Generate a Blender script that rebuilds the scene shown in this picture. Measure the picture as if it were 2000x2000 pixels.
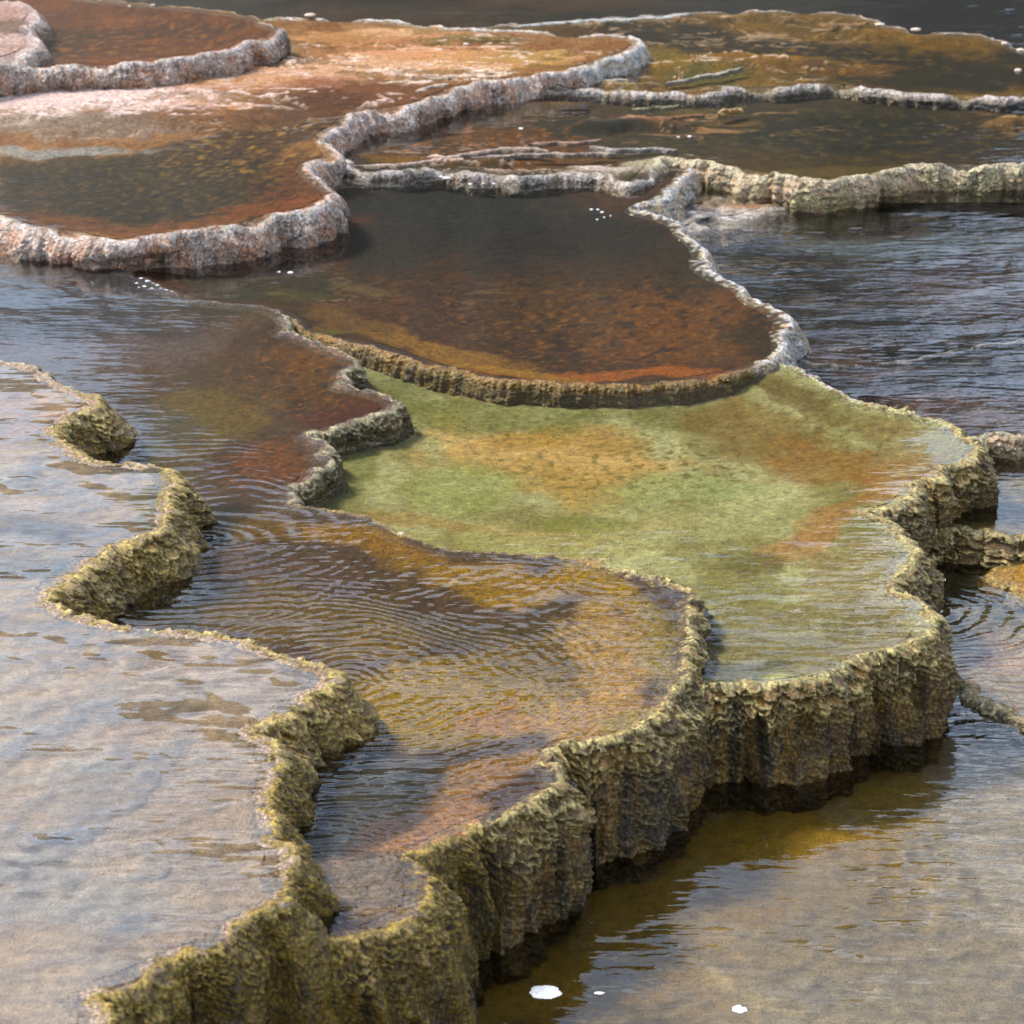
import bpy, math, random
import numpy as np
for o in list(bpy.data.objects): bpy.data.objects.remove(o)
S = bpy.context.scene
C = S.collection
R = math.radians
# ------------------------------------------------------------------ camera
CAM_H, PITCH, HALF = 2.8, 20.0, 10.0
FPX = 966.0 / math.tan(R(HALF))
cam = bpy.data.cameras.new('camera'); co = bpy.data.objects.new('camera', cam); C.objects.link(co)
co.location = (0, 0, CAM_H); co.rotation_euler = (R(90 - PITCH), 0, 0)
cam.angle = R(2 * HALF); cam.clip_end = 2000; cam.clip_start = 0.1
cam.dof.use_dof = True; cam.dof.focus_distance = 7.6; cam.dof.aperture_fstop = 9.0
S.camera = co
# ------------------------------------------------------------------ sky, sun, exposure
SUN_EL, SUN_AZ = 48.0, -62.0      # azimuth measured from +Y (away from the camera) towards +X
w = bpy.data.worlds.new('World'); S.world = w; w.use_nodes = True
nt = w.node_tree; nt.nodes.clear()
sky = nt.nodes.new('ShaderNodeTexSky'); sky.sky_type = 'NISHITA'; sky.sun_disc = False
sky.sun_elevation = R(SUN_EL); sky.sun_rotation = R(SUN_AZ)
sky.air_density = 1.2; sky.dust_density = 1.2; sky.ozone_density = 1.0
bg = nt.nodes.new('ShaderNodeBackground'); bg.inputs[1].default_value = 0.15
wo = nt.nodes.new('ShaderNodeOutputWorld')
tc = nt.nodes.new('ShaderNodeTexCoord')
mp = nt.nodes.new('ShaderNodeMapping'); mp.inputs['Scale'].default_value = (1.6, 1.6, 5.0); mp.inputs['Location'].default_value = (3.1, 0.4, 0.2)
cn = nt.nodes.new('ShaderNodeTexNoise'); cn.inputs['Scale'].default_value = 3.6; cn.inputs['Detail'].default_value = 6; cn.inputs['Roughness'].default_value = 0.55
cr = nt.nodes.new('ShaderNodeValToRGB'); cr.color_ramp.elements[0].position = 0.46; cr.color_ramp.elements[1].position = 0.72
mx = nt.nodes.new('ShaderNodeMix'); mx.data_type = 'RGBA'
mx.inputs[7].default_value = (9.5, 9.6, 10.0, 1)
nt.links.new(tc.outputs['Generated'], mp.inputs[0]); nt.links.new(mp.outputs[0], cn.inputs[0])
nt.links.new(cn.outputs[0], cr.inputs[0]); nt.links.new(cr.outputs[0], mx.inputs[0])
nt.links.new(sky.outputs[0], mx.inputs[6]); nt.links.new(mx.outputs[2], bg.inputs[0]); nt.links.new(bg.outputs[0], wo.inputs[0])
sl = bpy.data.lights.new('sun', 'SUN'); so = bpy.data.objects.new('sun', sl); C.objects.link(so)
sl.energy = 3.9; sl.angle = R(13); sl.color = (1.0, 0.93, 0.83)
so.rotation_euler = (R(90 - SUN_EL), 0, math.pi - R(SUN_AZ))
# sun travels from azimuth SUN_AZ: lamp -Z must point away from that direction
so.rotation_euler = (-(R(90 - SUN_EL)), 0, -R(SUN_AZ))
S.view_settings.view_transform = 'Standard'; S.view_settings.look = 'None'
S.view_settings.exposure = 1.30; S.view_settings.gamma = 1.0
S.render.engine = 'CYCLES'
S.cycles.transparent_max_bounces = 16; S.cycles.max_bounces = 6
S.cycles.caustics_reflective = False; S.cycles.caustics_refractive = False

# ------------------------------------------------------------------ helpers
sp, cp = math.sin(R(PITCH)), math.cos(R(PITCH))
def ground(px, py, z):
    """point of the place seen at photo pixel (px, py) on the level z"""
    px = np.asarray(px, float); py = np.asarray(py, float)
    a = (px - 966) / FPX; b = (966 - py) / FPX
    dx, dy, dz = a, cp + b * sp, -sp + b * cp
    t = (z - CAM_H) / dz
    return np.stack([dx * t, dy * t], -1)
def lin(c, k=1.0):
    c = np.asarray(c, float) / 255.0
    c = np.where(c <= 0.04045, c / 12.92, ((c + 0.055) / 1.055) ** 2.4) * k
    g = float(c @ np.array([.3, .6, .1])); return np.clip(g + SAT * (c - g), .0015, .85)
ALB, SAT = 0.72, 1.20
def _h(ix, iy, seed):
    n = (ix.astype(np.int64) * 374761393 + iy.astype(np.int64) * 668265263 + seed * 974711) & 0xFFFFFFFF
    n = ((n ^ (n >> 13)) * 1274126177) & 0xFFFFFFFF
    return ((n ^ (n >> 16)) & 0xFFFFFF) / float(0xFFFFFF)
def noise(x, y, seed=0):
    x, y = np.broadcast_arrays(np.asarray(x, float), np.asarray(y, float))
    ix, iy = np.floor(x), np.floor(y); fx, fy = x - ix, y - iy
    def g(i, j):
        a = _h(ix + i, iy + j, seed) * 2 * math.pi
        return np.cos(a) * (fx - i) + np.sin(a) * (fy - j)
    u = fx ** 3 * (fx * (fx * 6 - 15) + 10); v = fy ** 3 * (fy * (fy * 6 - 15) + 10)
    return 1.4 * ((g(0, 0) * (1 - u) + g(1, 0) * u) * (1 - v) + (g(0, 1) * (1 - u) + g(1, 1) * u) * v)
def fbm(x, y, seed=0, o=4, r=0.5):
    s = 0; a = 1; t = 0
    for k in range(o):
        s = s + a * noise(x * 2 ** k + 7.3 * k, y * 2 ** k, seed + 31 * k); t += a; a *= r
    return s / t
def sstep(a, b, x):
    t = np.clip((x - a) / (b - a), 0, 1); return t * t * (3 - 2 * t)
def spline(P, ds):
    """closed Catmull-Rom through P, resampled every ds"""
    P = np.asarray(P, float); n = len(P); out = []; own = []
    for i in range(n):
        p0, p1, p2, p3 = P[i - 1], P[i], P[(i + 1) % n], P[(i + 2) % n]
        L = np.linalg.norm(p2 - p1); m = max(3, int(L / ds * 1.5))
        d0, d1, d2 = (max(np.linalg.norm(b - a), 1e-4) ** 0.5 for a, b in ((p0, p1), (p1, p2), (p2, p3)))
        t1 = (p1 - p0) / d0 - (p2 - p0) / (d0 + d1) + (p2 - p1) / d1
        t2 = (p2 - p1) / d1 - (p3 - p1) / (d1 + d2) + (p3 - p2) / d2
        t1 *= d1; t2 *= d1
        t = np.linspace(0, 1, m, endpoint=False)[:, None]
        out.append((2 * t ** 3 - 3 * t ** 2 + 1) * p1 + (t ** 3 - 2 * t ** 2 + t) * t1 + (-2 * t ** 3 + 3 * t ** 2) * p2 + (t ** 3 - t ** 2) * t2)
        own.append(np.linspace(i, i + 1, m, endpoint=False))
    Q = np.concatenate(out); own = np.concatenate(own)
    Qc = np.vstack([Q, Q[:1]]); s = np.concatenate([[0], np.cumsum(np.linalg.norm(np.diff(Qc, axis=0), axis=1))])
    m = int(s[-1] / ds); u = np.linspace(0, s[-1], m, endpoint=False)
    return np.stack([np.interp(u, s, Qc[:, 0]), np.interp(u, s, Qc[:, 1])], -1), u, np.interp(u, s, np.append(own, n))
def inside(P, X, Y):
    r = np.zeros(X.shape, bool); x1, y1 = P[-1]
    for x2, y2 in P:
        if y1 != y2:
            c = ((y1 > Y) != (y2 > Y)) & (X < (x2 - x1) * (Y - y1) / (y2 - y1) + x1); r ^= c
        x1, y1 = x2, y2
    return r
def dist(P, X, Y):
    """distance to a closed polyline"""
    d = np.full(X.shape, 1e9); a = P[-1]
    for b in P:
        e = b - a; l = e @ e + 1e-12
        t = np.clip(((X - a[0]) * e[0] + (Y - a[1]) * e[1]) / l, 0, 1)
        d = np.minimum(d, (X - a[0] - t * e[0]) ** 2 + (Y - a[1] - t * e[1]) ** 2); a = b
    return np.sqrt(d)
def closest(P, x, y):
    best = np.full(x.shape, 1e9); bx = x.copy(); by = y.copy(); a = P[-1]
    for b in P:
        e = b - a; l = e @ e + 1e-12
        t = np.clip(((x - a[0]) * e[0] + (y - a[1]) * e[1]) / l, 0, 1); qx = a[0] + t * e[0]; qy = a[1] + t * e[1]
        d = (x - qx) ** 2 + (y - qy) ** 2; k = d < best; best[k] = d[k]; bx[k] = qx[k]; by[k] = qy[k]; a = b
    return bx, by
def mesh(name, V, F, mat, parent=None, col=None, smooth=True):
    me = bpy.data.meshes.new(name); F = np.asarray(F, np.int32); V = np.asarray(V, np.float32)
    me.vertices.add(len(V)); me.vertices.foreach_set('co', V.ravel())
    k = F.shape[1]; me.loops.add(F.size); me.loops.foreach_set('vertex_index', F.ravel())
    me.polygons.add(len(F)); me.polygons.foreach_set('loop_start', np.arange(0, F.size, k, dtype=np.int32))
    me.polygons.foreach_set('loop_total', np.full(len(F), k, np.int32)); me.update(calc_edges=True)
    if smooth: me.polygons.foreach_set('use_smooth', np.ones(len(F), bool))
    if col is not None:
        a = me.color_attributes.new('pigment_and_shade', 'FLOAT_COLOR', 'POINT')
        a.data.foreach_set('color', np.hstack([col, np.ones((len(V), 1))]).astype(np.float32).ravel())
    me.materials.append(mat); me.validate()
    o = bpy.data.objects.new(name, me); C.objects.link(o)
    if parent: o.parent = parent
    return o
def tag(o, label, cat=None, group=None, kind=None):
    if label: o['label'] = label
    if cat: o['category'] = cat
    if group: o['group'] = group
    if kind: o['kind'] = kind
    return o

# ------------------------------------------------------------------ materials
def N(nt, t, **kw):
    n = nt.nodes.new(t)
    for k, v in kw.items(): setattr(n, k, v)
    return n
def rock_mat(name, rough, grain, fine, bump, spec=0.5, contrast=0.35, cell=0, cellb=0.0):
    m = bpy.data.materials.new(name); m.use_nodes = True; t = m.node_tree; L = t.links; b = t.nodes['Principled BSDF']
    at = N(t, 'ShaderNodeAttribute', attribute_name='pigment_and_shade'); geo = N(t, 'ShaderNodeNewGeometry')
    n1 = N(t, 'ShaderNodeTexNoise'); n1.inputs['Scale'].default_value = grain; n1.inputs['Detail'].default_value = 7; n1.inputs['Roughness'].default_value = 0.7
    n2 = N(t, 'ShaderNodeTexNoise'); n2.inputs['Scale'].default_value = fine; n2.inputs['Detail'].default_value = 4; n2.inputs['Roughness'].default_value = 0.7
    for n in (n1, n2): L.new(geo.outputs['Position'], n.inputs['Vector'])
    mr = N(t, 'ShaderNodeMapRange'); mr.inputs[1].default_value = 0.32; mr.inputs[2].default_value = 0.68
    mr.inputs[3].default_value = 1 - contrast; mr.inputs[4].default_value = 1 + contrast; mr.clamp = False
    ad = N(t, 'ShaderNodeMath', operation='ADD'); mu = N(t, 'ShaderNodeMath', operation='MULTIPLY'); mu.inputs[1].default_value = 0.5
    L.new(n1.outputs[0], ad.inputs[0]); L.new(n2.outputs[0], ad.inputs[1]); L.new(ad.outputs[0], mu.inputs[0]); L.new(mu.outputs[0], mr.inputs[0])
    vm = N(t, 'ShaderNodeVectorMath', operation='SCALE'); L.new(at.outputs[0], vm.inputs[0]); L.new(mr.outputs[0], vm.inputs['Scale'])
    L.new(vm.outputs[0], b.inputs['Base Color'])
    b.inputs['Roughness'].default_value = rough; b.inputs['Specular IOR Level'].default_value = spec
    bp = N(t, 'ShaderNodeBump'); bp.inputs['Strength'].default_value = 1.0; bp.inputs['Distance'].default_value = bump
    L.new(mu.outputs[0], bp.inputs['Height']); L.new(bp.outputs[0], b.inputs['Normal'])
    if cell:
        vo = N(t, 'ShaderNodeTexVoronoi'); vo.inputs['Scale'].default_value = cell
        wr = N(t, 'ShaderNodeVectorMath', operation='MULTIPLY_ADD'); wr.inputs[1].default_value = (.012, .012, .012)
        L.new(n1.outputs['Color'], wr.inputs[0]); L.new(geo.outputs['Position'], wr.inputs[2]); L.new(wr.outputs[0], vo.inputs['Vector'])
        b2 = N(t, 'ShaderNodeBump'); b2.invert = True; b2.inputs['Distance'].default_value = cellb
        L.new(vo.outputs['Distance'], b2.inputs['Height']); L.new(bp.outputs[0], b2.inputs['Normal']); L.new(b2.outputs[0], b.inputs['Normal'])
        cmr = N(t, 'ShaderNodeMapRange'); cmr.inputs[1].default_value = .1; cmr.inputs[2].default_value = .8; cmr.inputs[3].default_value = 1.25; cmr.inputs[4].default_value = .55; L.new(vo.outputs['Distance'], cmr.inputs[0])
        v2 = N(t, 'ShaderNodeVectorMath', operation='SCALE'); L.new(vm.outputs[0], v2.inputs[0]); L.new(cmr.outputs[0], v2.inputs['Scale']); L.new(v2.outputs[0], b.inputs['Base Color'])
    return m
M_BED = rock_mat('pool_bed_mat', 0.75, 60, 210, 0.05, 0.2, 1.15)
M_SMOOTH = rock_mat('smooth_bed_mat', 0.7, 40, 170, 0.020, 0.25, 0.65)
M_GREEN = rock_mat('green_bed_mat', 0.75, 60, 210, 0.04, 0.2, 0.75)
M_WALL = rock_mat('terrace_wall_mat', 0.38, 90, 320, 0.020, 0.5, 0.8, 95, 0.007)
M_RIDGE = rock_mat('pale_crust_mat', 0.5, 80, 300, 0.03, 0.5, 0.6, 90, .006)

def water_mat(name, rings=(), chop=(), calm=(), tint=(0.93, 0.94, 0.88), ior=1.36, z=0.0, rough=0.03):
    """clear water: a Fresnel mix of the bed below and the sky above, with waves spreading from real points"""
    m = bpy.data.materials.new(name); m.use_nodes = True; t = m.node_tree; L = t.links; t.nodes.clear()
    out = N(t, 'ShaderNodeOutputMaterial'); mix = N(t, 'ShaderNodeMixShader'); tr = N(t, 'ShaderNodeBsdfTransparent'); gl = N(t, 'ShaderNodeBsdfGlossy')
    tr.inputs[0].default_value = (*tint, 1); gl.inputs['Roughness'].default_value = rough; gl.inputs[0].default_value = (1, 1, 1, 1)
    fr = N(t, 'ShaderNodeFresnel'); fr.inputs[0].default_value = ior
    geo = N(t, 'ShaderNodeNewGeometry')
    terms = []
    def mth(op, a, b=None):
        n = N(t, 'ShaderNodeMath', operation=op)
        for i, x in enumerate((a, b)):
            if x is None: continue
            if isinstance(x, (int, float)): n.inputs[i].default_value = x
            else: L.new(x, n.inputs[i])
        return n.outputs[0]
    wn = N(t, 'ShaderNodeTexNoise'); wn.inputs['Scale'].default_value = 2.3; wn.inputs['Detail'].default_value = 2
    L.new(geo.outputs['Position'], wn.inputs['Vector'])
    warp = mth('MULTIPLY', wn.outputs[0], 0.34)
    gust = N(t, 'ShaderNodeTexNoise'); gust.inputs['Scale'].default_value = 2.4; gust.inputs['Detail'].default_value = 3
    L.new(geo.outputs['Position'], gust.inputs['Vector'])
    gm = N(t, 'ShaderNodeMapRange'); gm.inputs[1].default_value = 0.38; gm.inputs[2].default_value = 0.62; gm.inputs[3].default_value = 0.30; gm.inputs[4].default_value = 1.25
    L.new(gust.outputs[0], gm.inputs[0])
    for (px, py, lam, amp, fall) in rings:
        g = ground(px, py, z)
        vd = N(t, 'ShaderNodeVectorMath', operation='DISTANCE'); vd.inputs[1].default_value = (g[0], g[1], z); L.new(geo.outputs['Position'], vd.inputs[0])
        d = vd.outputs['Value']
        ph = mth('MULTIPLY', mth('ADD', d, warp), 2 * math.pi / lam)
        terms.append(mth('MULTIPLY', gm.outputs[0], mth('MULTIPLY', mth('MULTIPLY', mth('SINE', ph), amp), mth('EXPONENT', mth('MULTIPLY', d, -1.0 / fall)))))
    for (ang, sx, sy, scale, amp, det) in chop:
        mpn = N(t, 'ShaderNodeMapping'); mpn.inputs['Rotation'].default_value = (0, 0, R(ang)); mpn.inputs['Scale'].default_value = (sx, sy, 1)
        nn = N(t, 'ShaderNodeTexNoise'); nn.inputs['Scale'].default_value = scale; nn.inputs['Detail'].default_value = det; nn.inputs['Roughness'].default_value = 0.45
        L.new(geo.outputs['Position'], mpn.inputs[0]); L.new(mpn.outputs[0], nn.inputs['Vector'])
        terms.append(mth('MULTIPLY', mth('MULTIPLY', nn.outputs[0], amp), gm.outputs[0]))
    h = terms[0]
    for x in terms[1:]: h = mth('ADD', h, x)
    for (px, py, rad, k) in calm:
        g = ground(px, py, z); vd = N(t, 'ShaderNodeVectorMath', operation='DISTANCE'); vd.inputs[1].default_value = (g[0], g[1], z); L.new(geo.outputs['Position'], vd.inputs[0])
        q = mth('MULTIPLY', mth('ADD', vd.outputs['Value'], warp), 1.0 / rad)
        e = mth('EXPONENT', mth('MULTIPLY', mth('MULTIPLY', q, q), -1.0))
        h = mth('MULTIPLY', h, mth('SUBTRACT', 1.0, mth('MULTIPLY', e, k)))
    bp = N(t, 'ShaderNodeBump'); bp.inputs['Strength'].default_value = 1.0; bp.inputs['Distance'].default_value = 1.0
    L.new(h, bp.inputs['Height'])
    for n in (fr, gl): L.new(bp.outputs[0], n.inputs['Normal'])
    L.new(fr.outputs[0], mix.inputs[0]); L.new(tr.outputs[0], mix.inputs[1]); L.new(gl.outputs[0], mix.inputs[2]); L.new(mix.outputs[0], out.inputs[0])
    return m

# ------------------------------------------------------------------ kinds of rim
# lip: height above water, sa: scale relief, sw: scale width, fl: flutes, fp: flute period, flare: outward slope, fib: fibres
KINDS = {
 'scaly': dict(iw=0.024, lip=.004, sa=.026, sw=.027, fl=.034, fp=.13, flare=.10, fib=0, cols=((96, 70, 28), (150, 116, 62), (255, 236, 170), (22, 14, 4))),
 'slope': dict(iw=0.024, lip=.004, sa=.022, sw=.027, fl=.016, fp=.16, flare=.62, fib=0, cols=((114, 86, 36), (154, 124, 66), (248, 222, 146), (38, 26, 8))),
 'drape': dict(iw=0.022, lip=.004, sa=.012, sw=.020, fl=.034, fp=.11, flare=.20, fib=0, cols=((112, 88, 36), (148, 122, 60), (222, 192, 110), (30, 22, 6))),
 'hair': dict(iw=0.026, lip=.003, sa=.006, sw=.030, fl=.036, fp=.30, flare=.20, fib=1, cols=((204, 176, 156), (216, 158, 122), (255, 246, 240), (92, 68, 48))),
 'cream': dict(iw=0.016, lip=.004, sa=.014, sw=.030, fl=.020, fp=.22, flare=.15, fib=0, cols=((206, 186, 138), (234, 196, 162), (236, 226, 196), (70, 64, 44))),
 'white': dict(iw=0.034, lip=.004, sa=.010, sw=.032, fl=.020, fp=.18, flare=.25, fib=.4, cols=((210, 204, 194), (222, 192, 150), (250, 250, 250), (96, 90, 80))),
 'apron': dict(iw=0.002, lip=.000, sa=.008, sw=.030, fl=.010, fp=.15, flare=.9, fib=.3, cols=((150, 138, 124), (190, 150, 110), (226, 220, 214), (80, 74, 66))),
 'thin': dict(iw=0.014, lip=.004, sa=.004, sw=.030, fl=.006, fp=.20, flare=.20, fib=.2, cols=((104, 76, 48), (136, 102, 68), (248, 238, 230), (54, 40, 24))),
 'bead': dict(iw=0.004, lip=.007, sa=.010, sw=.036, fl=.006, fp=.10, flare=.20, fib=0, cols=((88, 70, 14), (104, 82, 20), (250, 234, 190), (40, 30, 6))),
 'soft': dict(iw=0.002, lip=.001, sa=.006, sw=.020, fl=.008, fp=.14, flare=.15, fib=0, cols=((132, 112, 14), (150, 118, 26), (170, 124, 48), (74, 62, 6))),
 'mat': dict(iw=0.002, lip=.002, sa=.002, sw=.020, fl=.004, fp=.14, flare=.30, fib=0, cols=((84, 54, 24), (100, 66, 30), (130, 96, 60), (50, 34, 14))),
 'ochre': dict(iw=0.01, lip=.002, sa=.004, sw=.022, fl=.006, fp=.12, flare=.40, fib=0, cols=((140, 112, 44), (150, 116, 50), (196, 172, 110), (84, 66, 20))),
}
HALFW = math.tan(R(HALF))
def near(X, Y, m=1.1): return (np.abs(X) < Y * HALFW + m) & (Y > 3.6)

TERR = []
class Terrace: pass
def terrace(name, z, pts, kinds, drop, base, blobs=(), depth=.05, dlen=.12, label='', seed=0, tilt=None, bare=False, mat=None, ridges=(), cat='terrace', bumpy=.004, rings=(), chop=(), ior=1.36, tint=(0.93, 0.94, 0.88), wlabel='', fine=1.0, bedmat=None, calm=(), lift=(), veins=(), speck=()):
    T = Terrace(); T.__dict__.update(locals()); TERR.append(T)
    T.P0 = ground([p[0] for p in pts], [p[1] for p in pts], z)
    return T

def rim_params(T, own, m):
    n = len(T.pts); idx = np.zeros(m, int)
    names = [k for _, k in T.kinds]
    starts = [s for s, _ in T.kinds]
    fo = np.floor(own).astype(int) % n
    for i, s in enumerate(starts): idx[fo >= s] = i
    par = {}
    for key in ('iw', 'lip', 'sa', 'sw', 'fl', 'fp', 'flare', 'fib'):
        a = np.array([KINDS[k][key] for k in names], float)[idx]; par[key] = a
    cols = np.array([[lin(c, ALB) for c in KINDS[k]['cols']] for k in names])[idx]
    par['cols'] = cols
    w = T.smooth_n
    ker = np.ones(w) / w
    def sm(a): return np.convolve(np.concatenate([a[-w:], a, a[:w]]), ker, 'same')[w:-w]
    for key in ('iw', 'lip', 'sa', 'fl', 'flare', 'fib'): par[key] = sm(par[key])
    for i in range(4):
        for c in range(3): par['cols'][:, i, c] = sm(par['cols'][:, i, c].copy())
    return par

def region(T, X, Y, px, py, rx, ry, sd):
    g = ground(px, py, T.z); dep = R(PITCH) + math.atan((py - 966) / FPX); r = (CAM_H - T.z) / math.sin(dep) / FPX
    q = np.sqrt(((X - g[0]) / (rx * r)) ** 2 + ((Y - g[1]) / (ry * r / math.sin(dep))) ** 2) + .4 * fbm(X * 3, Y * 3, sd, 3)
    return 1 - sstep(.5, 1.2, q)
def vein(T, X, Y, px, py, rx, ry):
    sd = T.seed * 17
    f = fbm(X * 1.1 + .3 * noise(X * 6, Y * 6, sd + 82), Y * 2.1, sd + 80, 4, .55); gate = sstep(-.30, .0, noise(X * 2.3, Y * 2.7, sd + 81))
    wd = .028 + .03 * np.clip(noise(X * 5, Y * 5, sd + 83), -.5, 1)
    f2 = fbm(X * 2.2 + .2 * noise(X * 9, Y * 9, sd + 86), Y * 4.2, sd + 85, 4, .55); f = np.where(np.abs(f2) * 1.3 < np.abs(f), f2 * 1.3, f)
    return region(T, X, Y, px, py, rx, ry, sd + 84) * gate * (1 - sstep(.3, 1.0, np.abs(f) / np.maximum(wd, .006)))
def bed_colour(T, X, Y):
    """pigment of the microbial mats, by place"""
    z = T.z; sd = T.seed * 17
    c0, c1 = lin(T.base[0], ALB), lin(T.base[1], ALB)
    wx = X + .12 * fbm(X * 3, Y * 3, sd + 5, 3) ; wy = Y + .20 * fbm(X * 3, Y * 2, sd + 6, 3)
    n = sstep(-.30, .30, fbm(X * 4.5, Y * 3.0, sd + 1, 5, .6))[..., None]
    col = c0 * (1 - n) + c1 * n
    for bl in T.blobs:
        px, py, rx, ry, c, a = bl[:6]; rot = bl[6] if len(bl) > 6 else 0
        g = ground(px, py, z); dep = R(PITCH) + math.atan((py - 966) / FPX); r = (CAM_H - z) / math.sin(dep) / FPX
        Rx, Ry = rx * r, ry * r / math.sin(dep)
        dx, dy = wx - g[0], wy - g[1]
        if rot:
            # rotation given on the photo; carried out on the ground with the foreshortening undone
            ux, uy = dx / r, -dy * math.sin(dep) / r
            ca, sa_ = math.cos(R(rot)), math.sin(R(rot))
            qx, qy = (ux * ca + uy * sa_) / rx, (-ux * sa_ + uy * ca) / ry
        else: qx, qy = dx / Rx, dy / Ry
        q = np.sqrt(qx ** 2 + qy ** 2)
        q = q + .55 * fbm(X * 8, Y * 6, sd + 9, 5, .62)
        m = (a * (1 - sstep(.52, 1.08, q)))[..., None]
        col = col * (1 - m) + lin(c, ALB) * m
    for (px, py, rx, ry, c, a, sc) in T.speck:
        m = region(T, X, Y, px, py, rx, ry, sd + 70) * a
        q = sstep(.10, .30, fbm(X * sc, Y * sc * .8, sd + 71, 3, .6)) ; m = (m * q)[..., None]
        col = col * (1 - m) + lin(c, ALB) * m
    for (px, py, rx, ry, c, a) in T.veins:
        m = (vein(T, X, Y, px, py, rx, ry) * a)[..., None]; col = col * (1 - m) + lin(c, ALB) * m
    # mat clumps
    k = fbm(X * 26, Y * 22, sd + 3, 3, .6)[..., None]
    col = col * (1 + (.42 if T.bedmat is not M_SMOOTH else .16) * k)
    f = fbm(X * 9 + Y * 2, Y * 40, sd + 4, 3, .6)[..., None]   # fine streaks laid down by the flow
    col = col * (1 + (.22 if T.bedmat is not M_SMOOTH else .14) * f)
    return np.clip(col * ((.64 if T.z > 0 else .60) if T.bedmat is M_SMOOTH else 1), .003, .9)
def base_z(T, X, Y):
    if T.tilt is None: return np.full(X.shape, float(T.z))
    x0, y0, a, b = T.tilt; return np.minimum(T.z + a * (X - x0) + b * (Y - y0), .066)

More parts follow.
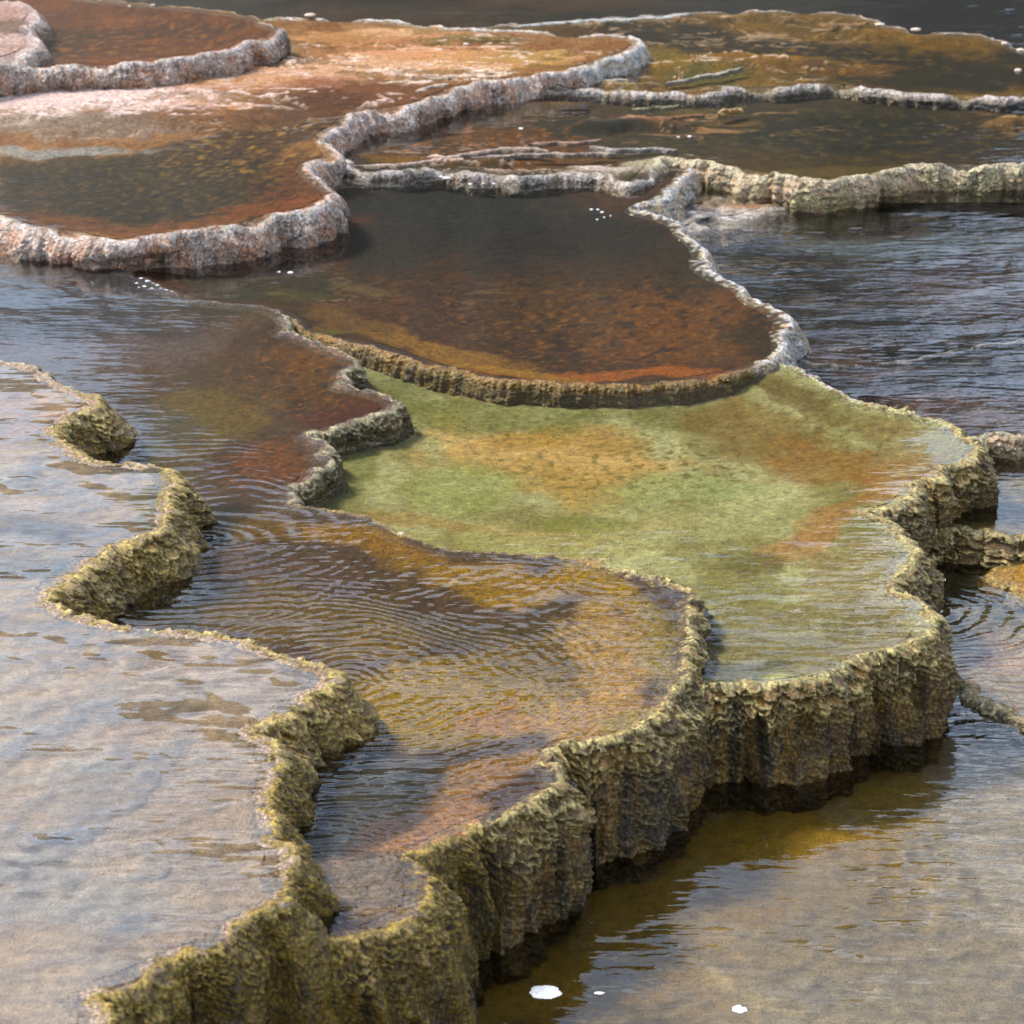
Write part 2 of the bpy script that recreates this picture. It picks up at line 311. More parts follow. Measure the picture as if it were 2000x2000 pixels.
def build(T):
    rmean = 8.0 if T.z > 5 else np.linalg.norm(T.P0.mean(0))
    ymin = max(3.6, T.P0[:, 1].min())
    far = ymin > 9.0
    ds = (.0038 if not far else .0062) / T.fine
    P, s, own = spline(T.P0, ds); T.P = P; m = len(P)
    T.smooth_n = max(3, int(.10 / ds))
    par = rim_params(T, own, m)
    area = .5 * np.sum(P[:, 0] * np.roll(P[:, 1], -1) - np.roll(P[:, 0], -1) * P[:, 1])
    k = 5; tg = np.roll(P, -k, 0) - np.roll(P, k, 0); tg /= np.linalg.norm(tg, axis=1)[:, None] + 1e-9
    nr = np.stack([tg[:, 1], -tg[:, 0]], -1) * (1 if area > 0 else -1)
    w = max(5, int(.03 / ds)) | 1; ker = np.hanning(w + 2)[1:-1]; ker /= ker.sum()
    for c in range(2): nr[:, c] = np.convolve(np.concatenate([nr[-w:, c], nr[:, c], nr[:w, c]]), ker, 'same')[w:-w]
    nr /= np.linalg.norm(nr, axis=1)[:, None] + 1e-9
    sd = T.seed * 101 + 7
    inw = .055
    # ---- keep only stretches of rim that stand in view distance and are not deep inside a higher terrace
    keep = near(P[:, 0], P[:, 1])
    for U in TERR:
        if U is T or U.z <= T.z + .004 or U.bare or T.bare: continue
        q = P[keep]; ins = inside(U.Pc, q[:, 0], q[:, 1])
        d = np.zeros(len(q)); d[ins] = dist(U.Pc, q[ins, 0], q[ins, 1])
        kk = np.where(keep)[0]; keep[kk[d > .07]] = False
    # ---- profile
    dz = .0042 if not far else .0065
    ti = np.arange(-inw, 0, dz * 1.2); tv = np.arange(0, T.drop + .03, dz)
    t = np.concatenate([ti, tv]); nt_ = len(t)
    tt = t[None, :]; ss = s[:, None]
    v = np.maximum(tt, 0); inner = np.minimum(tt, 0)
    tot = s[-1]
    jag = .026 * noise(s / .40, 5, sd + 61)[:, None] + .013 * noise(s / .04, 0, sd)[:, None] + .005 * noise(s / .013, 0, sd + 60)[:, None] + .016 * noise(s / .16, 3, sd + 1)[:, None]
    lipn = par['lip'][:, None] * (.7 + 1.5 * noise(s / .06, 9, sd + 2)[:, None]) + .0025 * noise(s / .018, 1, sd + 3)[:, None]
    r0 = .012
    brk = (.030 if far else .010) * np.clip(noise(s / (.20 if far else .11), 8, sd + 62) * 1.6, 0, 1)[:, None] * (1 - .0 * s[:, None])
    if far: jag = jag + .030 * noise(s / .11, 4, sd + 63)[:, None]
    dive = -.010 * (1 - sstep(-inw, -inw + .012, tt))
    zrel = (lipn - brk) * sstep(-.045, -.004, tt) + dive + np.where(tt < 0, -T.depth * .22 * (1 - np.exp(tt / .035)) - T.depth * .6 * (1 - np.exp(np.minimum(tt + .02, 0) / T.dlen)) , 0) - v
    flare = par['flare'][:, None]
    o = np.where(tt < 0, tt, r0 * (1 - np.exp(-v / .006)) + flare * v * np.exp(-v * .6) + .010 * np.sin(np.clip(v / max(T.drop, .05), 0, 1) * math.pi))
    o = o + jag * sstep(-inw, -.01, tt)
    # flutes / drapery
    fl = par['fl'][:, None]; fp = par['fp'][:, None]
    fz = sstep(0, .09, v)
    f1 = noise(ss / fp + .4 * noise(ss / .3, v * 2, sd + 4), v * 3.0, sd + 5); f1 = 1 - 2.2 * np.abs(f1)
    f2 = 1 - 2.0 * np.abs(noise(ss / (.32 * fp), v * 2.5, sd + 6))
    f3 = np.clip(-noise(ss / (.5 * fp), v * 4, sd + 31) * 2.2, 0, 1) ** 1.5
    disp = fl * fz * (f1 * .9 + f2 * .55 - 1.1 * f3) - .005 * sstep(.6, 1.0, v / max(T.drop - .08, .05)) * sstep(0, .05, v)
    # scales: overlapping little cups, the lower edge of each standing proud
    sw = par['sw'][:, None] * np.ones_like(tt); hrow = sw * .52
    warpv = tt + .012 * noise(ss / .07, tt / .05, sd + 8) + .006 * noise(ss / .02, tt / .02, sd + 9)
    su = ss + .008 * noise(ss / .03, tt / .03, sd + 10)
    best = np.zeros(su.shape); topq = np.ones(su.shape); rnd = np.zeros(su.shape); edge = np.zeros(su.shape); found = np.zeros(su.shape, bool)
    row0 = np.floor(warpv / hrow)
    for dr in (-2, -1, 0):
        rr = row0 + dr
        off = _h(rr, rr * 0, sd + 11)
        for dc in (-1, 0, 1):
            cc = np.floor(su / sw + off) + dc
            hx = _h(cc, rr, sd + 12); hy = _h(cc, rr, sd + 13); hr = _h(cc, rr, sd + 14)
            cx = (cc + .5 - off + .35 * (hx - .5)) * sw; cy = (rr + .5 + .5 * (hy - .5)) * hrow
            rad = sw * (.50 + .38 * hr)
            q = np.sqrt(((su - cx) / rad) ** 2 + ((warpv - cy) / (rad * 1.05)) ** 2)
            ok = (q < 1) & (warpv > cy - rad * .3) & ~found
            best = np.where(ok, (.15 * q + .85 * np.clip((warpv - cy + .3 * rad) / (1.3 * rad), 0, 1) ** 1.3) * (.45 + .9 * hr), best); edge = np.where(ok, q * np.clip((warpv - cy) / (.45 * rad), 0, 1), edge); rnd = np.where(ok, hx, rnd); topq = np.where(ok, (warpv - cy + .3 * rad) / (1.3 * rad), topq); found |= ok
    sc_w = np.where(tt < 0, .25 * sstep(-.045, 0, tt), 1 - .55 * sstep(.06, .16, v))
    patch = .55 + .45 * sstep(-.3, .25, noise(ss / .15, tt / .08, sd + 15))
    sca = par['sa'][:, None] * sc_w * patch * best
    rough = .0022 * noise(ss / .011, tt / .011, sd + 16) + .005 * noise(ss / .035, tt / .035, sd + 17) * sstep(-.02, .03, tt)
    fibm = par['fib'][:, None]
    fib = fibm * .0035 * noise(ss / .009 + 2 * noise(ss / .08, tt / .04, sd + 19), tt / .07, sd + 18)
    disp = disp + sca + rough + fib
    wt = sstep(-.012, .012, tt)
    ox = o + disp * wt
    zb = base_z(T, P[:, 0], P[:, 1])[:, None] + zrel + (disp * .8) * (1 - wt) * sstep(-inw, -.02, tt)
    if T.bare: zb = zb - .0
    X = P[:, 0][:, None] + nr[:, 0][:, None] * ox; Y = P[:, 1][:, None] + nr[:, 1][:, None] * ox
    # colours
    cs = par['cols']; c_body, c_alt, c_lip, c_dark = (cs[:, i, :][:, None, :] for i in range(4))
    a = sstep(-.25, .3, fbm(ss / .14, tt / .10, sd + 20, 4, .6))[..., None]
    col = c_body * (1 - a) + c_alt * a
    dk = sstep(.05, .42, fbm(ss / .035, tt / .12, sd + 21, 4, .6))[..., None]
    col = col * (1 - .8 * dk) + c_dark * .8 * dk
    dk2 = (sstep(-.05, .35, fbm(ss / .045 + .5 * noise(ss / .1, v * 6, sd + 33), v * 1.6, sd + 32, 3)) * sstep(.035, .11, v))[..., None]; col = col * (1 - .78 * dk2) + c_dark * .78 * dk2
    pl = (sstep(.25, .5, fbm(ss / .06, v * 1.2, sd + 34, 2)) * sstep(.03, .09, v) * .55)[..., None]; col = col * (1 - pl) + c_alt * 1.15 * pl
    tp = ((1 - sstep(.08, .42, topq)) * found * sstep(-.005, .01, tt))[..., None]; col = col * (1 - .7 * tp) + c_dark * .7 * tp  # upper part of each scale darkened: shade from the scale above, put into colour
    le = (sstep(.62, .95, edge) * found * (.25 + .75 * rnd))[..., None] * (1 - .72 * sstep(.05, .14, v))[..., None]
    col = col * (1 - .95 * le) + c_lip * .95 * le
    lp = (np.exp(-((tt - (.006 if far else .002)) / (.015 if far else .006)) ** 2) * (.35 + .65 * sstep(-.2, .3, noise(ss / .06, 5, sd + 22))))[..., None]
    col = col * (1 - .8 * lp) + c_lip * .8 * lp
    fm = (fibm * .45 * noise(ss / .008 + 2 * noise(ss / .08, tt / .04, sd + 19), tt / .06, sd + 23))[..., None]
    col = col * (1 + fm)
    # inner part blends to the bed
    iwp = par['iw'][:, None]; bw = (1 - sstep(-iwp - .002, .002, tt + (.2 * .022 + 1.5 * iwp) * noise(ss / .035, tt / .02, sd + 24)))[..., None]
    Xi, Yi = X[:, :len(ti) + 2], Y[:, :len(ti) + 2]
    bc = bed_colour(T, Xi, Yi) * (1.15 if T.bedmat is M_SMOOTH else 1)
    col[:, :len(ti) + 2] = col[:, :len(ti) + 2] * (1 - bw[:, :len(ti) + 2]) + bc * bw[:, :len(ti) + 2]
    col = np.clip(col, .002, .9)
    root = bpy.data.objects.new(T.name, None); C.objects.link(root)
    cen = P[keep].mean(0) if keep.any() else P.mean(0)
    root.location = (cen[0], cen[1], T.z - T.drop); T.root = root
    T.org = np.array([cen[0], cen[1], T.z - T.drop])
    tag(root, T.label, T.cat, 'stepped terraces of the hot spring')
    ids = np.arange(m * nt_).reshape(m, nt_)
    kp = np.where(keep & np.roll(keep, -1))[0]; kn = (kp + 1) % m
    A = ids[kp][:, :-1]; B = ids[kn][:, :-1]; B2 = ids[kn][:, 1:]; A2 = ids[kp][:, 1:]
    FF = np.stack([A, B, B2, A2] if area > 0 else [A, A2, B2, B], -1)[:, :, ::-1]
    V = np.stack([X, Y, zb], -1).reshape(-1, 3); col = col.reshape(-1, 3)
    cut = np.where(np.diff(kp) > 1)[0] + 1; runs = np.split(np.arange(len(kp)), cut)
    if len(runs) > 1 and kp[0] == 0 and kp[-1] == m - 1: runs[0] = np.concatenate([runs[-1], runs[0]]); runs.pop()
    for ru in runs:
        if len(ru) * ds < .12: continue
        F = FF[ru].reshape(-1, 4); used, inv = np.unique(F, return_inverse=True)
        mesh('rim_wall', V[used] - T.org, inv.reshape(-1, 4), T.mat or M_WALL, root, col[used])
    # ---- bed
    g = (.0095 if not far else .014) / min(T.fine, 1.3)
    Pc = T.Pc
    x0, x1 = Pc[:, 0].min(), Pc[:, 0].max(); y0, y1 = max(3.6, Pc[:, 1].min()), min(30, Pc[:, 1].max())
    x0 = max(x0, -y1 * HALFW - 1.1); x1 = min(x1, y1 * HALFW + 1.1)
    gx = np.arange(x0, x1 + g, g); gy = np.arange(y0, y1 + g, g)
    GX, GY = np.meshgrid(gx, gy, indexing='ij')
    inn = inside(Pc, GX, GY) & near(GX, GY)
    D = np.zeros(GX.shape); D[inn] = dist(Pc, GX[inn], GY[inn])
    okv = inn & (D > inw - .016)
    for U in TERR:          # leave out what lies buried under a higher terrace
        if U.z <= T.z + .005 or U is T or U.tilt is not None or T.tilt is not None: continue
        q = np.where(okv); hit = inside(U.Pc, GX[q], GY[q]); dd = np.zeros(len(q[0]))
        dd[hit] = dist(U.Pc, GX[q][hit], GY[q][hit]); b = dd > (.05 if not (U.bare or T.bare) else .12)
        okv[q[0][b], q[1][b]] = False
    Z = base_z(T, GX, GY); qx, qy = GX[okv], GY[okv]; dv = D[okv]
    dep = T.depth * .22 * (1 - np.exp(-dv / .035)) + T.depth * .6 * (1 - np.exp(-np.maximum(dv - .02, 0) / T.dlen)) + T.depth * .8 * (1 - np.exp(-np.maximum(dv - .10, 0) / T.dlen))
    hz = -dep + T.bumpy * (fbm(qx * 22, qy * 22, sd + 40, 3, .6) * 1.6) * sstep(.04, .12, dv) + .30 * T.depth * fbm(qx * 2.2, qy * 2.2, sd + 41, 3) * sstep(.05, .3, dv)
    for (px, py, rx, ry, dzl) in T.lift:
        gg = ground(px, py, T.z); dep_ = R(PITCH) + math.atan((py - 966) / FPX); rr_ = (CAM_H - T.z) / math.sin(dep_) / FPX
        q = ((qx + .10 * fbm(qx * 3, qy * 3, sd + 50, 3) - gg[0]) / (rx * rr_)) ** 2 + ((qy + .2 * fbm(qx * 3, qy * 3, sd + 51, 3) - gg[1]) / (ry * rr_ / math.sin(dep_))) ** 2
        mm = (1 - sstep(.35, 1.25, np.sqrt(q) + .3 * fbm(qx * 8, qy * 8, sd + 52, 3))) * sstep(.035, .09, dv)
        hz = hz * (1 - mm) + mm * (dzl + .008 * fbm(qx * 14, qy * 9, sd + 53, 4, .6))
    for (px, py, rx, ry, c, a) in T.veins:
        vm_ = vein(T, qx, qy, px, py, rx, ry) * sstep(.035, .09, dv); hz = hz * (1 - vm_ * sstep(-.026, -.012, hz)) + vm_ * sstep(-.026, -.012, hz) * (.004 + .004 * noise(qx * 20, qy * 20, sd + 90))
    idm = -np.ones(GX.shape, int); idm[okv] = np.arange(okv.sum())
    Vb = np.stack([qx, qy, Z[okv] + hz], -1)
    q = np.stack([idm[:-1, :-1], idm[1:, :-1], idm[1:, 1:], idm[:-1, 1:]], -1).reshape(-1, 4); q = q[(q >= 0).all(1)]
    mesh('pool_bed', Vb - T.org, q, T.bedmat or M_BED, root, bed_colour(T, qx, qy))
    # ---- mineral ridges standing on the floor (parts of the terrace)
    for rd in T.ridges: ridge(T, rd)
    # ---- water
    if not T.bare:
        gw = .012 if not far else .018
        gx = np.arange(x0, x1 + gw, gw); gy = np.arange(y0, y1 + gw, gw)
        GX, GY = np.meshgrid(gx, gy, indexing='ij')
        st = max(1, int(.007 / ds)); PW = P[::st]
        ok = inside(PW, GX, GY) & near(GX, GY)
        bur = np.zeros(ok.shape, bool)
        for U in TERR:
            if U.z <= T.z + .004 or U is T or U.bare: continue
            q = np.where(ok); hit = inside(U.Pc, GX[q], GY[q]); dd = np.zeros(len(q[0])); dd[hit] = dist(U.Pc, GX[q][hit], GY[q][hit]); b = dd > .045
            bur[q[0][b], q[1][b]] = True
        ok &= ~bur
        cell = ok[:-1, :-1] | ok[1:, :-1] | ok[1:, 1:] | ok[:-1, 1:]
        nb = near(GX, GY) & ~bur
        cell &= nb[:-1, :-1] & nb[1:, :-1] & nb[1:, 1:] & nb[:-1, 1:]
        use = np.zeros(ok.shape, bool)
        for i_, j_ in ((0, 0), (1, 0), (1, 1), (0, 1)): use[i_:ok.shape[0] - 1 + i_, j_:ok.shape[1] - 1 + j_] |= cell
        sn = use & ~ok; GX[sn], GY[sn] = closest(PW[::2], GX[sn], GY[sn])
        idm = -np.ones(ok.shape, int); idm[use] = np.arange(use.sum())
        q = np.stack([idm[:-1, :-1], idm[1:, :-1], idm[1:, 1:], idm[:-1, 1:]], -1)[cell]
        mt = water_mat(T.name + '_water', T.rings, T.chop, T.calm, T.tint, T.ior, T.z)
        wob = mesh('water', np.stack([GX[use], GY[use], np.full(use.sum(), T.z)], -1), q, mt, smooth=False)
        tag(wob, T.wlabel or None, None, None, 'structure')

def ridge(T, rd):
    pts, wd, ht, colr = rd; wd *= .45; ht *= .28
    G = ground([p[0] for p in pts], [p[1] for p in pts], T.z)
    n = len(G); out = []
    L = np.concatenate([[0], np.cumsum(np.linalg.norm(np.diff(G, axis=0), axis=1))]); m = max(8, int(L[-1] / .006))
    u = np.linspace(0, L[-1], m)
    # smooth open curve
    Q = np.stack([np.interp(u, L, G[:, 0]), np.interp(u, L, G[:, 1])], -1)
    kk = max(3, int(m / n / 1.2)) | 1; pad = kk
    for c in range(2):
        a = np.concatenate([2 * Q[0, c] - Q[pad:0:-1, c] if m > pad else Q[:1, c].repeat(pad), Q[:, c], 2 * Q[-1, c] - Q[-2:-pad - 2:-1, c] if m > pad + 1 else Q[-1:, c].repeat(pad)])
        Q[:, c] = np.convolve(a, np.ones(kk) / kk, 'same')[pad:pad + m]
    sd = T.seed * 7 + int(pts[0][0])
    tg = np.gradient(Q, axis=0); tg /= np.linalg.norm(tg, axis=1)[:, None] + 1e-9
    nr = np.stack([tg[:, 1], -tg[:, 0]], -1)
    Q = Q + nr * (.022 * noise(u / .10, 0, sd)[:, None] + .010 * noise(u / .035, 4, sd)[:, None])
    taper = np.minimum(1, np.minimum(u, L[-1] - u) / (.12 * L[-1] + 1e-6)) ** .6
    a = np.linspace(-1, 1, 11)
    wdt = wd * taper * (.65 + .9 * np.clip(.5 + noise(u / .07, 2, sd + 1), 0, 1.5)); hh = ht * (.5 + .5 * taper) * (.55 + .9 * np.clip(.5 + noise(u / .05, 6, sd + 2), 0, 1.3))
    off = a[None, :] * wdt[:, None]
    X = Q[:, 0:1] + nr[:, 0:1] * off; Y = Q[:, 1:2] + nr[:, 1:2] * off
    Z = T.z - .012 + (hh[:, None] + .012) * (1 - np.abs(a[None, :]) ** 2.2) + .002 * noise(X / .012, Y / .012, sd + 3)
    Z[:, 0] = Z[:, -1] = T.z - .018
    cc = lin(colr, ALB); nn = noise(X / .04, Y / .04, sd + 4)[..., None]
    col = np.clip(cc * (1 + .35 * nn), 0.01, .9) * np.ones((m, 11, 3))
    ids = np.arange(m * 11).reshape(m, 11)
    F = np.stack([ids[:-1, :-1], ids[1:, :-1], ids[1:, 1:], ids[:-1, 1:]], -1).reshape(-1, 4)
    mesh('mineral_ridge', np.stack([X, Y, Z], -1).reshape(-1, 3) - T.org, F, M_RIDGE, T.root, col.reshape(-1, 3))


# ------------------------------------------------------------------ the terraces, highest last; outlines are photo pixels (1932 px wide) laid on each level
OLV, BRN, ORG, TAN = (104, 84, 24), (112, 62, 24), (160, 92, 42), (186, 156, 118)
terrace('travertine_terrace', -.238, [(-900, 1500), (200, 1300), (1300, 1150), (2000, 1180), (2800, 1200), (3000, 2700), (-900, 2700)],
  [(0, 'ochre')], .3, ((172, 150, 112), (200, 178, 144)), blobs=[
   (1450, 1600, 420, 190, (190, 150, 16), .95, 14), (950, 1800, 420, 150, (180, 140, 14), .95, 22), (1200, 1660, 330, 160, (176, 138, 14), .9, 20), (1640, 1440, 160, 110, (196, 158, 20), .8),  # bed colour with reflections put in: olive for the wall, tan for sky
   (1700, 1800, 420, 160, (176, 156, 120), .6, 10), (1870, 1560, 200, 160, (178, 158, 124), .7), (1600, 1650, 180, 90, (150, 128, 80), .5), (1100, 1900, 230, 60, (108, 92, 50), .7),
   (1300, 1705, 150, 26, (140, 112, 40), .6, 18), (1480, 1830, 250, 26, (200, 176, 124), .75, 36), (1700, 1915, 200, 22, (200, 176, 124), .7, 8)],
  depth=.045, bedmat=M_SMOOTH, label='lowest olive and tan pool shelf in front of the tall scaly walls', seed=1,
  rings=[(1000, 1560, .085, .0006, 1.0)], chop=[(20, 1, 3.2, 4.5, .008, 3), (12, 1, 2.0, 13, .0018, 2)], ior=1.40, wlabel='clear shallow water of the lowest pool at the lower right')
terrace('travertine_terrace', -.224, [(1767, 1277), (1800, 1281), (1827, 1289), (1830, 1312), (1850, 1322), (1868, 1333), (1890, 1337), (1910, 1343), (1932, 1357), (2050, 1400), (2500, 1500), (2600, 950), (1700, 950), (1600, 1150), (1650, 1250)],
  [(0, 'bead')], .06, ((150, 128, 82), (182, 148, 112)), blobs=[(1790, 1110, 130, 90, (66, 58, 16), .95), (1860, 1170, 90, 60, (110, 94, 44), .7), (1900, 1230, 110, 60, (196, 156, 122), .6)],
  depth=.02, label='thin ledge with a beaded yellow edge holding the narrow pool at the right', seed=2,
  chop=[(-25, 1, 2.6, 8, .0035, 3)], rings=[(1760, 1150, .06, .0008, .8)], wlabel='water of the narrow pool at the right below the scaly step')
terrace('travertine_terrace', -.212, [(1903, 1056), (1893, 1070), (1880, 1088), (1890, 1099), (1912, 1104), (1922, 1116), (1960, 1126), (2400, 1190), (2400, 1040), (1960, 1030)],
  [(0, 'ochre')], .06, ((176, 136, 70), (190, 150, 96)), depth=.006, label='small flat orange shelf at the right frame edge below the scaly step', seed=3, bare=True, bumpy=.002)
terrace('travertine_terrace', -.145, [(1700, 1010), (1781, 999), (1816, 993), (1840, 1000), (1858, 998), (1879, 1007), (1905, 1009), (1932, 1008), (2050, 1012), (2500, 1030), (2500, 800), (1780, 800), (1650, 900)],
  [(0, 'scaly')], .14, ((112, 100, 56), (146, 126, 84)), blobs=[(1880, 970, 80, 30, (140, 118, 70), .6)], depth=.035, label='step of overlapping yellow scales at the right between two narrow pools', seed=4,
  chop=[(0, 1, 2.6, 9, .004, 3)], wlabel='rippled water behind the scaly step at the right frame edge')
terrace('travertine_terrace', -.075, [(1780, 835), (1820, 827), (1851, 819), (1886, 818), (1932, 817), (2050, 822), (2600, 860), (2600, 330), (1932, 340), (1400, 340), (1150, 330), (1100, 420), (1250, 600), (1400, 720), (1600, 800)],
  [(0, 'cream')], .13, ((44, 38, 44), (66, 54, 52)), blobs=[(1800, 740, 260, 60, (128, 98, 88), .75), (1850, 500, 160, 70, (104, 80, 76), .6), (1600, 640, 120, 30, (120, 84, 70), .5), (1700, 425, 260, 22, (96, 110, 112), .6), (1480, 470, 140, 60, (30, 28, 28), .7)],
  depth=.06, label='dark rippled pool shelf at the upper right with a short cream pitted front wall', seed=5,
  ridges=[([(1500, 678), (1560, 686), (1640, 690), (1700, 682), (1760, 668), (1830, 655), (1932, 640), (2060, 620)], .030, -.002, (196, 186, 184))],
  chop=[(4, 1, 2.6, 13, .0062, 3), (-8, 1, 2.4, 3.0, .012, 2)], ior=1.42, wlabel='dark blue rippled water of the large pool at the upper right')
terrace('travertine_terrace', 0.0, [(560, 600), (900, 600), (1300, 600), (1440, 655), (1480, 689), (1504, 692), (1515, 702), (1536, 712), (1557, 726), (1590, 744), (1616, 757), (1665, 768), (1697, 780), (1746, 789), (1781, 797), (1802, 810), (1818, 825), (1840, 842), (1849, 858), (1830, 868), (1800, 875), (1770, 880), (1774, 892), (1766, 900), (1745, 902), (1715, 912), (1722, 930), (1712, 943), (1690, 955), (1655, 960), (1632, 964), (1655, 974), (1676, 984), (1690, 1006), (1708, 1030), (1720, 1048), (1706, 1064), (1688, 1092), (1694, 1122), (1725, 1132), (1746, 1153), (1756, 1184), (1748, 1202), (1721, 1217), (1683, 1230), (1623, 1242), (1581, 1264), (1536, 1280), (1466, 1289), (1361, 1293), (1277, 1300), (1100, 1340), (900, 1290), (640, 1100), (460, 960), (440, 780), (480, 660)],
  [(0, 'thin'), (10, 'scaly')], .31, ((158, 150, 100), (208, 204, 156)), blobs=[
   (1040, 830, 280, 66, (230, 190, 130), .9, 6), (1120, 960, 260, 30, (214, 180, 128), .6), (980, 800, 100, 30, (200, 160, 90), .8), (1160, 800, 100, 18, (198, 160, 96), .7), (1120, 880, 210, 40, (190, 158, 92), .6, 5),
   (1290, 890, 190, 40, (184, 196, 138), .6), (860, 890, 150, 40, (178, 186, 118), .5), (1300, 960, 300, 40, (186, 188, 136), .5), (780, 950, 120, 24, (182, 152, 96), .7), (1000, 990, 260, 34, (190, 180, 120), .7), (1100, 940, 170, 26, (150, 150, 80), .7),
   (700, 720, 170, 60, (104, 104, 46), .7), (900, 760, 300, 34, (128, 130, 66), .6), (1250, 760, 200, 28, (118, 112, 46), .6), (1430, 790, 130, 60, (140, 108, 50), .7, 12),
   (1620, 860, 200, 50, (166, 122, 66), .8, 8), (1750, 850, 90, 50, (176, 160, 118), .8), (1690, 800, 120, 20, (150, 126, 76), .7, 12), (1600, 950, 170, 30, (186, 130, 78), .6, -24), (1500, 1010, 150, 30, (196, 146, 100), .5, -20), (1700, 900, 90, 40, (176, 134, 84), .5),
   (1410, 1040, 110, 30, (104, 96, 40), .7), (1640, 1100, 120, 130, (168, 150, 106), .8), (1500, 1180, 280, 80, (150, 138, 100), .8), (1400, 1240, 160, 40, (88, 88, 70), .7), (1620, 1220, 160, 34, (170, 156, 118), .7, -14),
   (1480, 730, 120, 28, (112, 90, 36), .7, 25), (640, 850, 70, 110, (120, 122, 60), .7)],
  depth=.035, dlen=.2, bedmat=M_GREEN, label='large green centre pool terrace with a tall curved front wall of yellow scales', seed=6,
  rings=[(1290, 1150, .075, .0006, .8)], chop=[(6, 1, 2.8, 9, .0075, 3), (-10, 1, 2.4, 3.2, .0090, 2)], calm=[(900, 760, 1.9, .97), (1000, 850, 1.0, .9), (1500, 780, 1.3, .95), (700, 900, .9, .9)], ior=1.30, speck=[(900, 760, 500, 60, (96, 96, 30), .6, 40), (1150, 850, 260, 60, (110, 110, 44), .7, 30), (1450, 800, 300, 90, (120, 88, 34), .5, 30)], wlabel='clear water over the green centre pool floor', fine=1.15)
